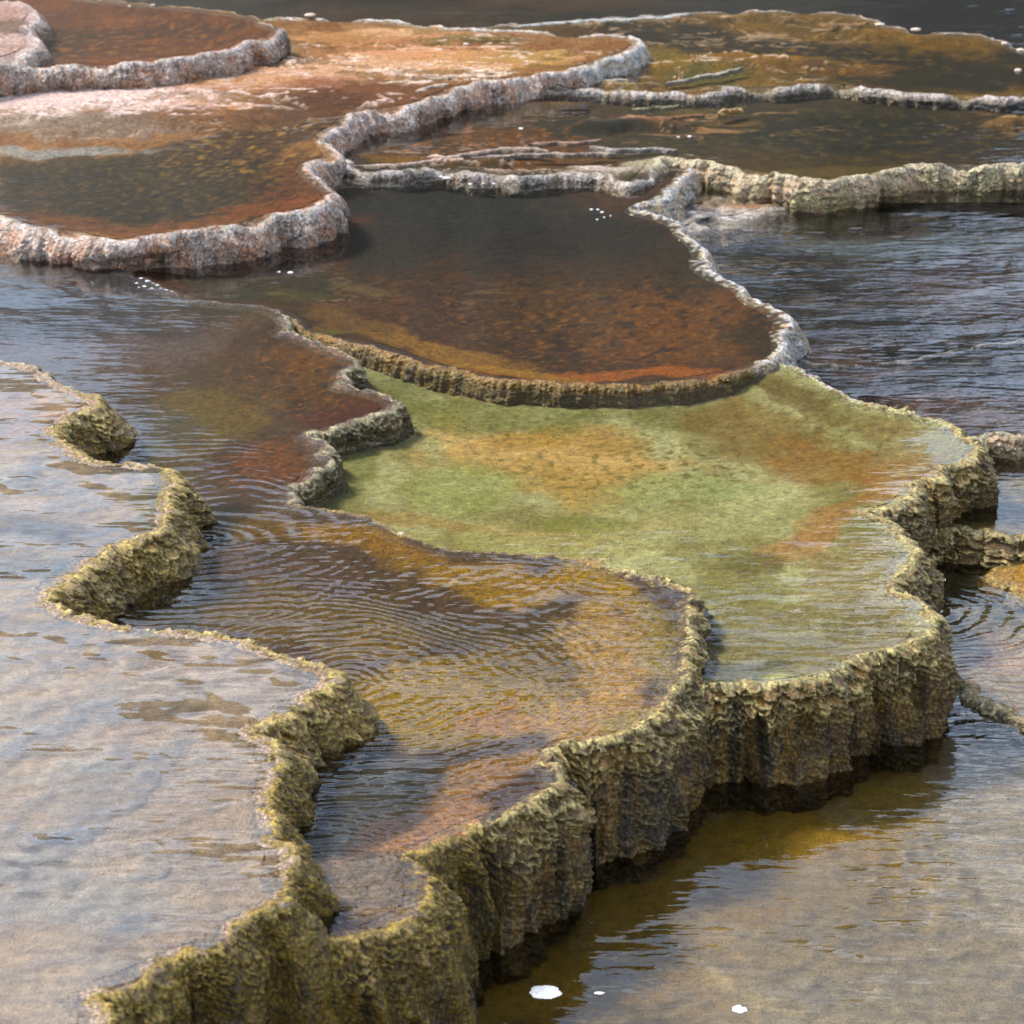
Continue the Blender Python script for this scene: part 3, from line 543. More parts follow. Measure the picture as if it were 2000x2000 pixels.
terrace('travertine_terrace', .04, [(-800, 430), (-100, 440), (200, 500), (259, 521), (315, 546), (350, 563), (437, 574), (490, 577), (530, 592), (544, 612), (530, 626), (560, 635), (595, 648), (612, 655), (640, 668), (662, 678), (671, 690), (650, 704), (658, 716), (645, 728), (677, 733), (715, 743), (747, 761), (730, 778), (691, 789), (649, 803), (610, 812), (576, 818), (594, 832), (620, 845), (600, 858), (624, 871), (598, 884), (588, 905), (560, 914), (547, 920), (558, 940), (548, 953), (590, 960), (628, 965), (666, 974), (705, 981), (750, 1009), (817, 1023), (845, 1034), (925, 1041), (1013, 1048), (1100, 1058), (1170, 1076), (1230, 1093), (1270, 1108), (1302, 1120), (1299, 1146), (1302, 1188), (1294, 1216), (1280, 1247), (1276, 1277), (1270, 1296), (1256, 1318), (1237, 1357), (1202, 1384), (1153, 1396), (1076, 1404), (1028, 1420), (1034, 1443), (1052, 1466), (1052, 1487), (1020, 1504), (978, 1525), (936, 1546), (901, 1557), (866, 1571), (838, 1587), (800, 1603), (766, 1614), (784, 1628), (800, 1651), (806, 1680), (795, 1708), (765, 1730), (698, 1758), (628, 1774), (590, 1778), (520, 1740), (380, 1500), (200, 1250), (-100, 1120), (-800, 900)],
  [(0, 'mat'), (8, 'bead'), (37, 'ochre'), (47, 'scaly'), (70, 'drape')], .36, ((78, 56, 36), (96, 70, 52)), blobs=[
   (120, 560, 330, 100, (50, 46, 58), .9), (250, 640, 200, 40, (110, 92, 96), .6), (60, 640, 150, 26, (112, 94, 98), .6), (420, 560, 120, 34, (58, 42, 18), .8),
   (560, 700, 170, 60, (96, 62, 30), .95, 20), (600, 680, 60, 22, (130, 86, 44), .6), (680, 755, 70, 20, (104, 64, 34), .8), (640, 770, 110, 30, (84, 38, 16), .9), (520, 640, 110, 26, (66, 34, 14), .8),
   (400, 760, 110, 70, (116, 94, 32), .85), (460, 700, 60, 60, (80, 54, 22), .8), (280, 800, 90, 70, (84, 80, 70), .8), (500, 860, 110, 60, (112, 66, 26), .95), (440, 850, 50, 60, (70, 42, 16), .7), (350, 850, 70, 60, (98, 80, 30), .7),
   (415, 975, 60, 50, (26, 24, 8), .95), (540, 990, 160, 26, (120, 90, 26), .8, 10), (300, 1120, 160, 70, (50, 46, 30), .8), (700, 1020, 180, 30, (158, 116, 38), .9, 14), (950, 1090, 260, 34, (168, 130, 46), .95, 8), (1140, 1110, 130, 26, (172, 138, 58), .9, 14),
   (900, 1170, 300, 44, (92, 72, 20), .9, 6), (560, 1130, 220, 60, (116, 90, 32), .85), (850, 1290, 330, 90, (166, 134, 40), .95), (1000, 1230, 180, 50, (136, 108, 34), .7), (720, 1180, 160, 40, (140, 110, 36), .7), (960, 1320, 120, 30, (180, 116, 42), .6),
   (1170, 1220, 110, 110, (206, 166, 108), .8), (1130, 1330, 140, 80, (206, 164, 110), .75), (1240, 1200, 50, 110, (164, 144, 90), .8), (1200, 1360, 70, 40, (168, 146, 84), .8), (930, 1450, 160, 44, (172, 128, 74), .8, -12), (820, 1540, 180, 40, (188, 140, 102), .9, -24),
   (680, 1440, 130, 90, (60, 62, 54), .8), (620, 1560, 70, 60, (64, 72, 76), .8), (700, 1660, 120, 70, (150, 128, 108), .85), (780, 1460, 70, 30, (40, 38, 22), .7), (560, 1250, 120, 40, (104, 86, 46), .7)],  # grey patches at the left carry the sky's reflection in the bed colour
  depth=.03, dlen=.2, label='long brown and ochre terrace winding from left to front under ring ripples', seed=7,
  rings=[(392, 1012, .050, .0020, .60), (655, 1285, .040, .0010, .75), (600, 1440, .036, .0005, .5), (640, 1640, .03, .0005, .4)],
  chop=[(8, 1, 2.6, 7, .0042, 3), (14, 1, 3.4, 11, .0026, 2), (2, 1, 2.6, 2.4, .005, 2)], calm=[(540, 700, 1.1, .85), (560, 860, .7, .85), (900, 1120, .8, .75), (880, 1290, .6, .5)], ior=1.24, speck=[(570, 700, 170, 90, (160, 102, 52), .6, 34), (500, 870, 110, 60, (160, 96, 42), .6, 34), (560, 700, 170, 90, (50, 26, 12), .6, 20), (900, 1180, 400, 80, (60, 46, 12), .5, 26)], wlabel='rippled water of the long pool winding from the left to the front', fine=1.15)
terrace('travertine_terrace', .020, [(150, 470), (225, 505), (259, 521), (315, 546), (350, 563), (437, 574), (490, 577), (530, 590), (552, 604), (566, 620), (600, 632), (680, 645), (740, 662), (800, 684), (860, 699), (930, 712), (1020, 719), (1110, 724), (1200, 724), (1290, 716), (1370, 704), (1425, 688), (1466, 674), (1481, 655), (1476, 628), (1480, 612), (1462, 584), (1424, 567), (1396, 539), (1361, 525), (1329, 507), (1322, 486), (1325, 470), (1301, 448), (1280, 425), (1256, 412), (1200, 396), (1250, 370), (1300, 300), (1200, 240), (700, 240), (500, 380), (250, 440)],
  [(0, 'mat'), (8, 'soft'), (21, 'white')], .20, ((58, 36, 20), (84, 50, 24)), blobs=[
   (860, 380, 300, 70, (18, 16, 14), .97), (1060, 440, 300, 70, (24, 18, 12), .9), (750, 440, 120, 60, (36, 28, 24), .8), (500, 520, 220, 50, (44, 40, 18), .8), (560, 540, 60, 22, (90, 80, 30), .5), (700, 520, 70, 12, (130, 104, 72), .6, 14),
   (870, 560, 130, 90, (72, 48, 40), .7), (1250, 590, 230, 90, (112, 70, 28), .9, 6), (1100, 500, 200, 40, (70, 44, 22), .6), (1300, 500, 90, 60, (52, 38, 18), .8), (1050, 560, 160, 60, (84, 56, 26), .7), (1330, 640, 120, 40, (106, 66, 28), .8), (1420, 620, 50, 60, (44, 36, 22), .8),
   (800, 640, 260, 28, (152, 112, 62), .95, 14), (1150, 700, 300, 17, (164, 96, 44), .95), (950, 690, 130, 14, (166, 124, 66), .95, 10), (1000, 648, 100, 16, (64, 42, 20), .8, 14), (660, 600, 120, 26, (100, 72, 40), .7, 14), (640, 628, 60, 10, (120, 110, 40), .8)],
  depth=.036, dlen=.30, label='dark brown middle pool shelf with an orange submerged lip above the green pool', seed=8, bumpy=.006,
  chop=[(2, 1, 2.2, 8, .0022, 3), (0, 1, 2.4, 2.6, .003, 2)], calm=[(1200, 620, 1.6, .8)], ior=1.18, speck=[(1150, 600, 380, 90, (156, 104, 50), .6, 26), (1150, 560, 400, 110, (24, 16, 10), .75, 16), (760, 560, 200, 80, (120, 84, 50), .5, 20)], veins=[(720, 530, 260, 40, (150, 124, 92), .5)], wlabel='still dark water of the brown middle pool')
terrace('mineral_shoal', -.068, [(1180, 300), (1290, 296), (1350, 318), (1410, 338), (1470, 352), (1500, 372), (1478, 390), (1430, 400), (1395, 410), (1340, 414), (1312, 428), (1270, 440), (1200, 400)],
  [(0, 'apron')], .05, ((150, 142, 140), (204, 188, 172)), blobs=[(1290, 365, 80, 16, (190, 132, 66), .8), (1240, 345, 60, 12, (222, 214, 204), .6), (1350, 360, 90, 14, (140, 146, 156), .6), (1400, 385, 80, 9, (190, 140, 104), .7), (1300, 400, 60, 10, (120, 124, 130), .6)],
  speck=[(1340, 370, 300, 60, (80, 70, 60), .6, 12), (1340, 370, 300, 60, (240, 232, 222), .6, 20)],
  depth=.004, label='flat mottled blue grey and orange crust below the cream wall, between two dark pools', seed=9, bare=True, bumpy=.012, cat='mineral shoal')
terrace('travertine_terrace', .050, [(640, 290), (660, 312), (682, 322), (745, 322), (803, 318), (850, 317), (900, 327), (1000, 331), (1080, 326), (1150, 334), (1190, 345), (1230, 318), (1250, 296), (1280, 297), (1310, 302), (1340, 306), (1385, 316), (1445, 326), (1501, 334), (1550, 338), (1606, 334), (1676, 323), (1728, 310), (1798, 308), (1860, 311), (1932, 310), (2050, 312), (2500, 316), (2500, 150), (1932, 150), (1000, 110), (800, 190), (640, 240)],
  [(0, 'thin'), (11, 'cream')], .17, ((52, 42, 22), (74, 56, 28)), blobs=[
   (900, 255, 240, 44, (104, 66, 30), .9), (790, 250, 80, 20, (50, 42, 34), .7), (760, 290, 110, 12, (164, 116, 60), .6), (1050, 290, 170, 28, (110, 72, 34), .8), (1060, 200, 130, 16, (96, 72, 40), .8), (1180, 222, 150, 8, (164, 110, 72), .8), (1100, 225, 100, 16, (34, 30, 20), .8),
   (1560, 320, 240, 20, (104, 84, 28), .8), (1600, 230, 330, 50, (32, 30, 12), .9), (1350, 205, 80, 8, (150, 112, 70), .7), (1380, 225, 50, 6, (196, 150, 112), .8), (1300, 195, 120, 16, (34, 30, 20), .7), (1850, 260, 130, 40, (56, 46, 40), .7), (1910, 220, 60, 10, (170, 130, 86), .7), (1300, 185, 120, 8, (120, 100, 54), .6), (1460, 290, 90, 20, (84, 60, 28), .6), (1150, 315, 110, 14, (220, 204, 190), .75), (1225, 300, 60, 10, (236, 226, 200), .8)],
  depth=.03, label='upper right dark olive pool shelf with a cream pitted wall', seed=10,
  ridges=[([(660, 313), (760, 309), (803, 304), (873, 290), (943, 280), (1000, 278), (1040, 284)], .05, .008, (206, 180, 166)), ([(999, 271), (1050, 267), (1100, 268), (1135, 262)], .03, .005, (212, 170, 150)), ([(887, 297), (950, 292), (1030, 289), (1100, 288), (1163, 289)], .03, .006, (206, 186, 176)),
          ([(1111, 275), (1160, 282), (1220, 278), (1279, 282)], .03, .006, (206, 196, 196)), ([(1190, 206), (1230, 202), (1270, 200), (1285, 196)], .025, .004, (190, 180, 140)), ([(1355, 214), (1375, 210), (1400, 203)], .035, .012, (220, 182, 110)), ([(1210, 222), (1260, 218), (1330, 214)], .04, -.004, (190, 128, 92))],
  chop=[(0, 1, 2.0, 8, .003, 3), (3, 1, 2.2, 2.2, .004, 2)], lift=[(1150, 318, 120, 10, .004), (860, 300, 130, 8, 0), (1180, 223, 140, 5, .002), (1910, 222, 50, 8, .001), (1060, 195, 100, 8, .001)], ior=1.18, speck=[(900, 260, 260, 50, (190, 120, 60), .6, 18), (1600, 250, 500, 70, (110, 90, 36), .5, 14)], veins=[(1000, 290, 330, 46, (232, 206, 194), .9), (1350, 210, 260, 36, (214, 170, 136), .7), (1880, 220, 120, 36, (214, 170, 136), .6)], wlabel='dark water of the upper right olive pool')
terrace('travertine_terrace', .066, [(860, 160), (943, 166), (999, 170), (1118, 167), (1200, 172), (1256, 174), (1343, 175), (1378, 165), (1466, 165), (1553, 159), (1606, 161), (1658, 168), (1711, 175), (1816, 179), (1932, 182), (2100, 186), (2500, 190), (2500, 120), (1990, 108), (1932, 95), (1896, 80), (1851, 67), (1746, 60), (1669, 47), (1606, 28), (1501, 21), (1343, 24), (1304, 25), (1200, 30), (1118, 37), (995, 46), (900, 52), (820, 60), (800, 110)],
  [(0, 'thin')], .11, ((110, 84, 34), (140, 104, 44)), blobs=[
   (1350, 62, 420, 26, (36, 28, 12), .95, 4), (1750, 120, 300, 50, (36, 32, 16), .95), (1180, 115, 170, 20, (160, 126, 60), .7), (1400, 105, 200, 16, (156, 110, 40), .8), (1330, 130, 90, 20, (104, 98, 24), .8), (1620, 115, 120, 16, (128, 88, 40), .7), (1550, 142, 70, 8, (60, 54, 26), .8), (1000, 70, 130, 12, (92, 78, 24), .8), (1700, 60, 100, 8, (150, 112, 60), .6), (1080, 50, 80, 8, (110, 74, 36), .7), (1130, 155, 120, 6, (196, 176, 130), .6), (1250, 90, 60, 20, (130, 116, 40), .6)],
  depth=.03, label='far right shallow orange and dark pool shelf edged by thin white crust', seed=11,
  ridges=[([(1195, 91), (1202, 105), (1190, 122), (1150, 125), (1110, 135)], .035, .012, (206, 192, 160)), ([(1256, 157), (1300, 148), (1340, 140), (1375, 134), (1403, 126)], .035, .010, (206, 196, 176)), ([(1000, 167), (1040, 160), (1100, 150), (1190, 150)], .05, .010, (214, 196, 180)), ([(870, 92), (900, 86), (940, 84)], .04, .008, (224, 196, 176)), ([(1020, 60), (1040, 66), (1062, 74)], .04, .008, (216, 196, 176)), ([(1121, 63), (1150, 66), (1180, 62)], .05, .006, (196, 150, 122)), ([(1560, 44), (1600, 46), (1640, 42)], .06, .004, (166, 120, 70)),
          ([(960, 50), (1060, 42), (1118, 38), (1220, 34), (1304, 27)], .06, .014, (216, 214, 210))],
  chop=[(0, 1, 2.0, 7, .003, 3)], lift=[(1400, 108, 230, 16, -.002), (1150, 120, 200, 16, 0), (1540, 150, 60, 5, .002), (1700, 55, 160, 7, 0), (1350, 28, 200, 5, .002), (1130, 155, 130, 6, .003)], ior=1.18, speck=[(1300, 100, 500, 40, (200, 150, 70), .5, 14)], veins=[(1200, 110, 420, 70, (236, 212, 190), .9), (1350, 50, 500, 24, (226, 190, 160), .7)], wlabel='shallow water of the far right orange pool')
terrace('travertine_terrace', .145, [(-800, 330), (-300, 372), (-80, 392), (0, 408), (40, 424), (133, 437), (206, 453), (280, 445), (350, 435), (420, 430), (483, 416), (525, 402), (574, 395), (600, 384), (632, 366), (622, 354), (600, 338), (580, 318), (592, 304), (628, 292), (618, 270), (612, 252), (640, 236), (680, 212), (750, 200), (803, 190), (830, 176), (890, 158), (943, 150), (978, 147), (1013, 141), (1083, 129), (1118, 119), (1167, 103), (1195, 91), (1206, 78), (1180, 68), (1100, 66), (1000, 60), (870, 54), (700, 38), (560, 35), (300, 30), (-800, 40)],
  [(0, 'hair'), (24, 'hair'), (31, 'white')], .17, ((160, 108, 68), (190, 138, 96)), blobs=[
   (300, 340, 420, 95, (48, 34, 14), .97), (120, 300, 220, 40, (44, 42, 22), .8), (480, 250, 260, 40, (62, 38, 24), .9, -8), (560, 330, 80, 60, (120, 64, 24), .8), (450, 395, 240, 24, (146, 80, 30), .85, -8), (150, 415, 160, 20, (126, 72, 34), .8, 8), (60, 340, 160, 60, (56, 48, 44), .6), (300, 380, 160, 30, (40, 32, 12), .6),
   (60, 160, 260, 44, (232, 196, 184), .9), (60, 175, 420, 60, (244, 216, 206), .9), (160, 225, 230, 20, (168, 144, 132), .85), (100, 262, 260, 9, (190, 188, 190), .8), (700, 175, 230, 34, (136, 86, 58), .9), (330, 150, 120, 16, (198, 150, 110), .7), (520, 130, 140, 16, (170, 112, 64), .8), (700, 100, 240, 14, (216, 160, 120), .8), (850, 120, 180, 22, (196, 150, 96), .7), (560, 130, 420, 26, (226, 184, 152), .6), (620, 70, 120, 16, (172, 126, 78), .7), (760, 55, 130, 12, (222, 182, 140), .7), (420, 215, 200, 16, (136, 92, 62), .8), (900, 75, 120, 10, (106, 92, 26), .8), (1020, 110, 110, 14, (176, 144, 84), .7), (600, 195, 120, 30, (92, 52, 34), .7)],
  depth=.035, dlen=.25, label='big upper left terrace with a rusty round pool and a greyish pink furry wall', seed=12, bumpy=.007,
  ridges=[([(210, 203), (256, 197), (295, 191), (310, 181), (345, 175), (352, 163)], .04, .008, (220, 178, 160)), ([(338, 203), (360, 194), (410, 185)], .035, .008, (216, 172, 152)), ([(360, 155), (400, 150), (425, 148)], .03, .006, (214, 176, 150)), ([(120, 185), (160, 181), (200, 178)], .04, .006, (226, 200, 196)), ([(545, 144), (590, 136), (612, 130), (650, 125)], .04, .008, (226, 180, 150)), ([(300, 143), (350, 142), (390, 137), (428, 133)], .04, .006, (200, 176, 160)), ([(550, 160), (560, 155), (570, 153)], .03, .006, (226, 190, 160)), ([(707, 87), (715, 80), (735, 70)], .03, .008, (206, 170, 120)), ([(640, 120), (700, 116), (760, 110), (800, 106)], .05, .006, (224, 176, 150)),
          ([(790, 172), (800, 166), (820, 160), (850, 158)], .05, .010, (214, 192, 176)), ([(800, 146), (830, 148), (880, 140), (930, 137)], .05, .010, (206, 180, 160))],
  rings=[], chop=[(0, 1, 2.0, 10, .0032, 3), (0, 1, 2.4, 3, .004, 2)], calm=[(450, 330, 1.6, .85), (600, 150, 3, .9)], lift=[(60, 175, 420, 62, .005), (500, 150, 380, 40, .003), (850, 110, 420, 36, .004), (700, 70, 360, 24, .004), (330, 200, 300, 34, .000), (700, 175, 160, 22, -.002)], ior=1.16, speck=[(330, 330, 360, 90, (150, 116, 60), .5, 34), (480, 270, 230, 60, (206, 160, 94), .6, 20), (330, 330, 360, 90, (18, 13, 6), .8, 12), (300, 330, 420, 100, (24, 18, 8), .6, 40), (250, 380, 300, 60, (24, 18, 8), .7, 18)], veins=[(300, 160, 900, 80, (246, 222, 212), .9), (850, 120, 420, 60, (246, 222, 204), .9)], wlabel='water of the rusty round pool at the upper left')
terrace('travertine_terrace', .255, [(-800, 150), (-200, 142), (0, 132), (70, 126), (175, 121), (280, 115), (350, 105), (402, 98), (437, 91), (460, 80), (511, 66), (525, 54), (500, 44), (488, 33), (420, 21), (350, 14), (297, 9), (245, 5), (175, -2), (80, -14), (-200, -30), (-800, -60)],
  [(0, 'hair'), (10, 'thin'), (12, 'ochre')], .17, ((104, 56, 28), (134, 78, 40)), blobs=[(350, 100, 240, 12, (172, 94, 40), .8, -8), (300, 40, 200, 12, (70, 40, 26), .7), (100, 60, 100, 26, (60, 50, 36), .7)],
  depth=.04, label='small rust brown pool terrace at the top left with a pinkish grey wall', seed=13,
  chop=[(0, 1, 2.0, 8, .003, 3)], ior=1.18, speck=[(280, 70, 300, 60, (180, 120, 70), .7, 18)], wlabel='water of the small rust brown pool at the top left')
terrace('mineral_mound', .305, [(-600, 120), (-60, 120), (20, 108), (60, 92), (68, 74), (52, 58), (62, 40), (70, 20), (20, 4), (-600, -20)],
  [(0, 'hair')], .12, ((180, 146, 132), (206, 178, 168)), blobs=[(20, 48, 60, 10, (110, 90, 70), .8)],
  depth=-.003, label='pale pinkish mineral mound at the top left corner', seed=14, bare=True, bumpy=.010, cat='mineral mound')
terrace('travertine_terrace', .145, [(-600, 640), (-200, 664), (0, 683), (60, 697), (98, 719), (143, 740), (180, 757), (176, 768), (146, 780), (122, 797), (100, 813), (112, 838), (132, 850), (154, 866), (182, 871), (228, 877), (259, 879), (297, 881), (318, 892), (316, 920), (312, 955), (318, 985), (320, 996), (288, 1012), (245, 1024), (204, 1038), (147, 1072), (112, 1097), (93, 1124), (119, 1152), (157, 1167), (245, 1184), (336, 1192), (402, 1205), (448, 1210), (490, 1223), (525, 1234), (560, 1250), (610, 1266), (630, 1282), (600, 1300), (560, 1330), (522, 1356), (475, 1382), (507, 1406), (524, 1428), (516, 1473), (503, 1506), (516, 1556), (514, 1588), (545, 1609), (528, 1641), (540, 1683), (556, 1702), (522, 1716), (472, 1739), (430, 1768), (385, 1794), (322, 1810), (280, 1837), (210, 1862), (160, 1884), (185, 1907), (196, 1935), (190, 2020), (160, 2300), (-700, 2400)],
  [(0, 'bead'), (5, 'slope'), (39, 'slope'), (45, 'drape')], .43, ((208, 178, 150), (228, 202, 180)), blobs=[
   (60, 790, 130, 50, (212, 172, 146), .7), (60, 980, 140, 34, (104, 84, 46), .85), (40, 1050, 120, 30, (112, 96, 60), .7), (250, 960, 90, 60, (198, 170, 136), .6), (100, 830, 90, 12, (146, 120, 56), .6), (90, 865, 90, 8, (140, 112, 50), .7), (290, 930, 22, 60, (150, 132, 60), .8), (280, 1000, 50, 16, (150, 124, 60), .7),
   (320, 1250, 80, 30, (146, 112, 66), .7), (60, 910, 80, 16, (140, 108, 60), .7), (560, 1265, 70, 10, (160, 130, 70), .7), (360, 1300, 60, 16, (132, 108, 66), .6), (200, 1330, 180, 40, (180, 168, 160), .4), (180, 1480, 200, 50, (170, 164, 162), .4), (120, 1440, 140, 20, (204, 192, 176), .6), (330, 1600, 120, 40, (176, 168, 162), .4), (420, 1560, 130, 110, (206, 178, 152), .6), (150, 1700, 260, 60, (198, 190, 186), .7), (60, 1620, 150, 60, (190, 182, 182), .7), (250, 1820, 180, 40, (206, 188, 174), .6), (60, 1160, 120, 20, (150, 120, 64), .5), (200, 1100, 90, 30, (196, 166, 132), .6)],  # faint greys put the sky's reflection into the bed colour
  depth=.010, dlen=.4, bedmat=M_SMOOTH, label='pale pinkish tan foreground terrace at the left with knobbly olive edges', seed=15, bumpy=.0015,
  rings=[], chop=[(4, 1, 2.6, 7, .0020, 3), (-3, 1, 2.8, 1.8, .016, 3)], ior=1.43, wlabel='thin water film over the pale foreground terrace at the left', fine=1.2)
terrace('travertine_ledge', -.18, [(545, 1925), (565, 1908), (600, 1898), (640, 1894), (685, 1900), (712, 1912), (722, 1935), (715, 1980), (690, 2050), (560, 2060), (535, 1970)],
  [(0, 'drape')], .12, ((150, 138, 84), (176, 160, 106)), depth=-.006, label='small rounded olive rock ledge at the foot of the front wall', seed=16, bare=True, bumpy=.008, cat='rock ledge')

for T in TERR:
    T.Pc = spline(T.P0, .06)[0]
for T in TERR: build(T)

# ------------------------------------------------------------------ the ground round the terraces, far water, the wooded hill beyond
def plain_mat(name, c0, c1, scale, rough=.8, bump=.05):
    m = bpy.data.materials.new(name); m.use_nodes = True; t = m.node_tree; b = t.nodes['Principled BSDF']; L = t.links
    g = N(t, 'ShaderNodeNewGeometry'); n = N(t, 'ShaderNodeTexNoise'); n.inputs['Scale'].default_value = scale; n.inputs['Detail'].default_value = 8; n.inputs['Roughness'].default_value = .65
    L.new(g.outputs['Position'], n.inputs['Vector']); r = N(t, 'ShaderNodeValToRGB'); r.color_ramp.elements[0].position = .35; r.color_ramp.elements[1].position = .65
    r.color_ramp.elements[0].color = (*c0, 1); r.color_ramp.elements[1].color = (*c1, 1); L.new(n.outputs[0], r.inputs[0]); L.new(r.outputs[0], b.inputs['Base Color'])
    bp = N(t, 'ShaderNodeBump'); bp.inputs['Distance'].default_value = bump; L.new(n.outputs[0], bp.inputs['Height']); L.new(bp.outputs[0], b.inputs['Normal'])
    b.inputs['Roughness'].default_value = rough; return m
gx = np.concatenate([[-900, -300, -100, -40], np.arange(-20, 20.1, .5), [40, 100, 300, 900]]); gy = np.concatenate([[-900, -300, -80, -20], np.arange(-5, 40, .5), [60, 120, 300, 900]])
GX, GY = np.meshgrid(gx, gy, indexing='ij'); ids = np.arange(GX.size).reshape(GX.shape)
F = np.stack([ids[:-1, :-1], ids[1:, :-1], ids[1:, 1:], ids[:-1, 1:]], -1).reshape(-1, 4)
gz = -.62 + .05 * fbm(GX * .4, GY * .4, 3, 3)
tag(mesh('ground', np.stack([GX, GY, gz], -1).reshape(-1, 3), F, plain_mat('ground_mat', (.05, .035, .018), (.14, .10, .06), 2.5)), None, kind='structure')
# far pool floor and its water
fx = np.linspace(-14, 14, 281); fy = np.linspace(11.5, 40, 286); GX, GY = np.meshgrid(fx, fy, indexing='ij'); ids = np.arange(GX.size).reshape(GX.shape)
F = np.stack([ids[:-1, :-1], ids[1:, :-1], ids[1:, 1:], ids[:-1, 1:]], -1).reshape(-1, 4)
n = sstep(-.3, .3, fbm(GX * .9, GY * .9, 77, 4))[..., None]; col = lin((44, 32, 26), ALB) * (1 - n) + lin((92, 66, 46), ALB) * n
rt = sstep(.5, 1.5, GX)[..., None]; col = col * (1 - rt) + lin((52, 48, 50), ALB) * rt
tag(mesh('far_pool_floor', np.stack([GX, GY, -.10 + .015 * fbm(GX * 2, GY * 2, 5, 3)], -1).reshape(-1, 3), F, M_BED, None, col.reshape(-1, 3)), None, kind='structure')
wm = water_mat('far_water', chop=[(0, 1, 2, 6, .004, 3), (5, 1, 2, 2, .006, 2)], z=0)
tag(mesh('water', [(-14, 11.5, -.05), (14, 11.5, -.05), (14, 40, -.05), (-14, 40, -.05)], [(0, 1, 2, 3)], wm, smooth=False), 'dark water of the far pool along the top edge', kind='structure')
# hill: a wooded slope closing the view beyond the springs (seen mirrored in the pools)
a = np.linspace(-75, 75, 361); rr = np.linspace(70, 180, 60); A_, R_ = np.meshgrid(a, rr, indexing='ij')
HX, HY = R_ * np.sin(np.radians(A_)), R_ * np.cos(np.radians(A_))
prof = sstep(70, 150, R_)
crest = 30 + 28 * (1 - sstep(np.where(A_ > 0, 6.0, 3.5), 12, np.abs(A_))) + 6 * fbm(A_ / 12, A_ * 0, 12, 3)
HZ = -1 + crest * prof + 2.2 * fbm(HX / 5, HY / 5, 13, 3) * prof + 2.0 * np.abs(noise(A_ / 1.1, R_ * .05, 14)) * prof
ids = np.arange(HX.size).reshape(HX.shape); F = np.stack([ids[:-1, :-1], ids[:-1, 1:], ids[1:, 1:], ids[1:, :-1]], -1).reshape(-1, 4)
tag(mesh('hill', np.stack([HX, HY, HZ], -1).reshape(-1, 3), F, plain_mat('hill_mat', (.004, .007, .004), (.016, .018, .010), .25, .9, .6)), None, kind='structure')
# ------------------------------------------------------------------ loose small things
def plain(name, c, rough=.5, bump=0, scale=200):
    m = bpy.data.materials.new(name); m.use_nodes = True; t = m.node_tree; b = t.nodes['Principled BSDF']
    b.inputs['Roughness'].default_value = rough
    n = N(t, 'ShaderNodeTexNoise'); n.inputs['Scale'].default_value = scale; n.inputs['Detail'].default_value = 5
    g = N(t, 'ShaderNodeNewGeometry'); t.links.new(g.outputs['Position'], n.inputs['Vector'])
    r = N(t, 'ShaderNodeMapRange'); r.inputs[1].default_value = .3; r.inputs[2].default_value = .7; r.inputs[3].default_value = .7; r.inputs[4].default_value = 1.15; t.links.new(n.outputs[0], r.inputs[0])
    v = N(t, 'ShaderNodeVectorMath', operation='SCALE'); v.inputs[0].default_value = c; t.links.new(r.outputs[0], v.inputs['Scale']); t.links.new(v.outputs[0], b.inputs['Base Color'])
    if bump:
        bp = N(t, 'ShaderNodeBump'); bp.inputs['Distance'].default_value = bump; t.links.new(n.outputs[0], bp.inputs['Height']); t.links.new(bp.outputs[0], b.inputs['Normal'])
    return m
M_FOAM = plain('foam_mat', (.46, .47, .48), .9, .004, 300)
M_STONE = plain('pale_stone_mat', (.34, .27, .21), .6, .006, 120)
M_KNOB = plain('orange_crust_mat', (.34, .20, .07), .6, .008, 150)
M_TWIG = plain('twig_mat', (.14, .06, .03), .6, .003, 400)
def lump(name, px, py, z, rx, ry, h, mat, seed, label, cat, group=None, flat=2.0, nz=.16, notch=0, sink=.3):
    """an irregular domed body lying on the level z"""
    g = ground(px, py, z); nu, nv = 40, 14
    u = np.linspace(0, 2 * math.pi, nu, endpoint=False); v = np.linspace(-math.pi / 2, math.pi / 2, nv)
    U, W = np.meshgrid(u, v, indexing='ij')
    rad = 1 + nz * noise(np.cos(U) * 1.7 + seed, np.sin(U) * 1.7, seed) + .5 * nz * noise(np.cos(U) * 4 + seed, np.sin(U) * 4 + W, seed + 1) - notch * np.exp(-((U - .9) / .22) ** 2)
    c = np.abs(np.cos(W)) ** (1 / flat)
    X = rx * rad * c * np.cos(U); Y = ry * rad * c * np.sin(U); Z = h * np.sin(W) * (1 + .3 * noise(X / rx * 2, Y / ry * 2, seed + 2)) + h * (1 - sink)
    ids = np.arange(nu * nv).reshape(nu, nv); nx = np.roll(ids, -1, 0)
    F = np.stack([ids[:, :-1], nx[:, :-1], nx[:, 1:], ids[:, 1:]], -1).reshape(-1, 4)
    o = mesh(name, np.stack([X, Y, Z], -1).reshape(-1, 3), F, mat); o.location = (g[0], g[1], z)
    return tag(o, label, cat, group)
lump('foam_patch', 1028, 1873, -.238, .034, .030, .002, M_FOAM, 3, 'larger white oval foam flake floating near the bottom centre', 'foam', sink=.5)
lump('foam_patch', 1396, 1905, -.238, .016, .017, .002, M_FOAM, 5, 'smaller heart shaped white foam flake near the bottom right of centre', 'foam', notch=.45, sink=.5)
lump('foam_patch', 1131, 1875, -.238, .011, .006, .002, M_FOAM, 6, 'tiny white foam speck just right of the larger foam flake', 'foam', sink=.5)
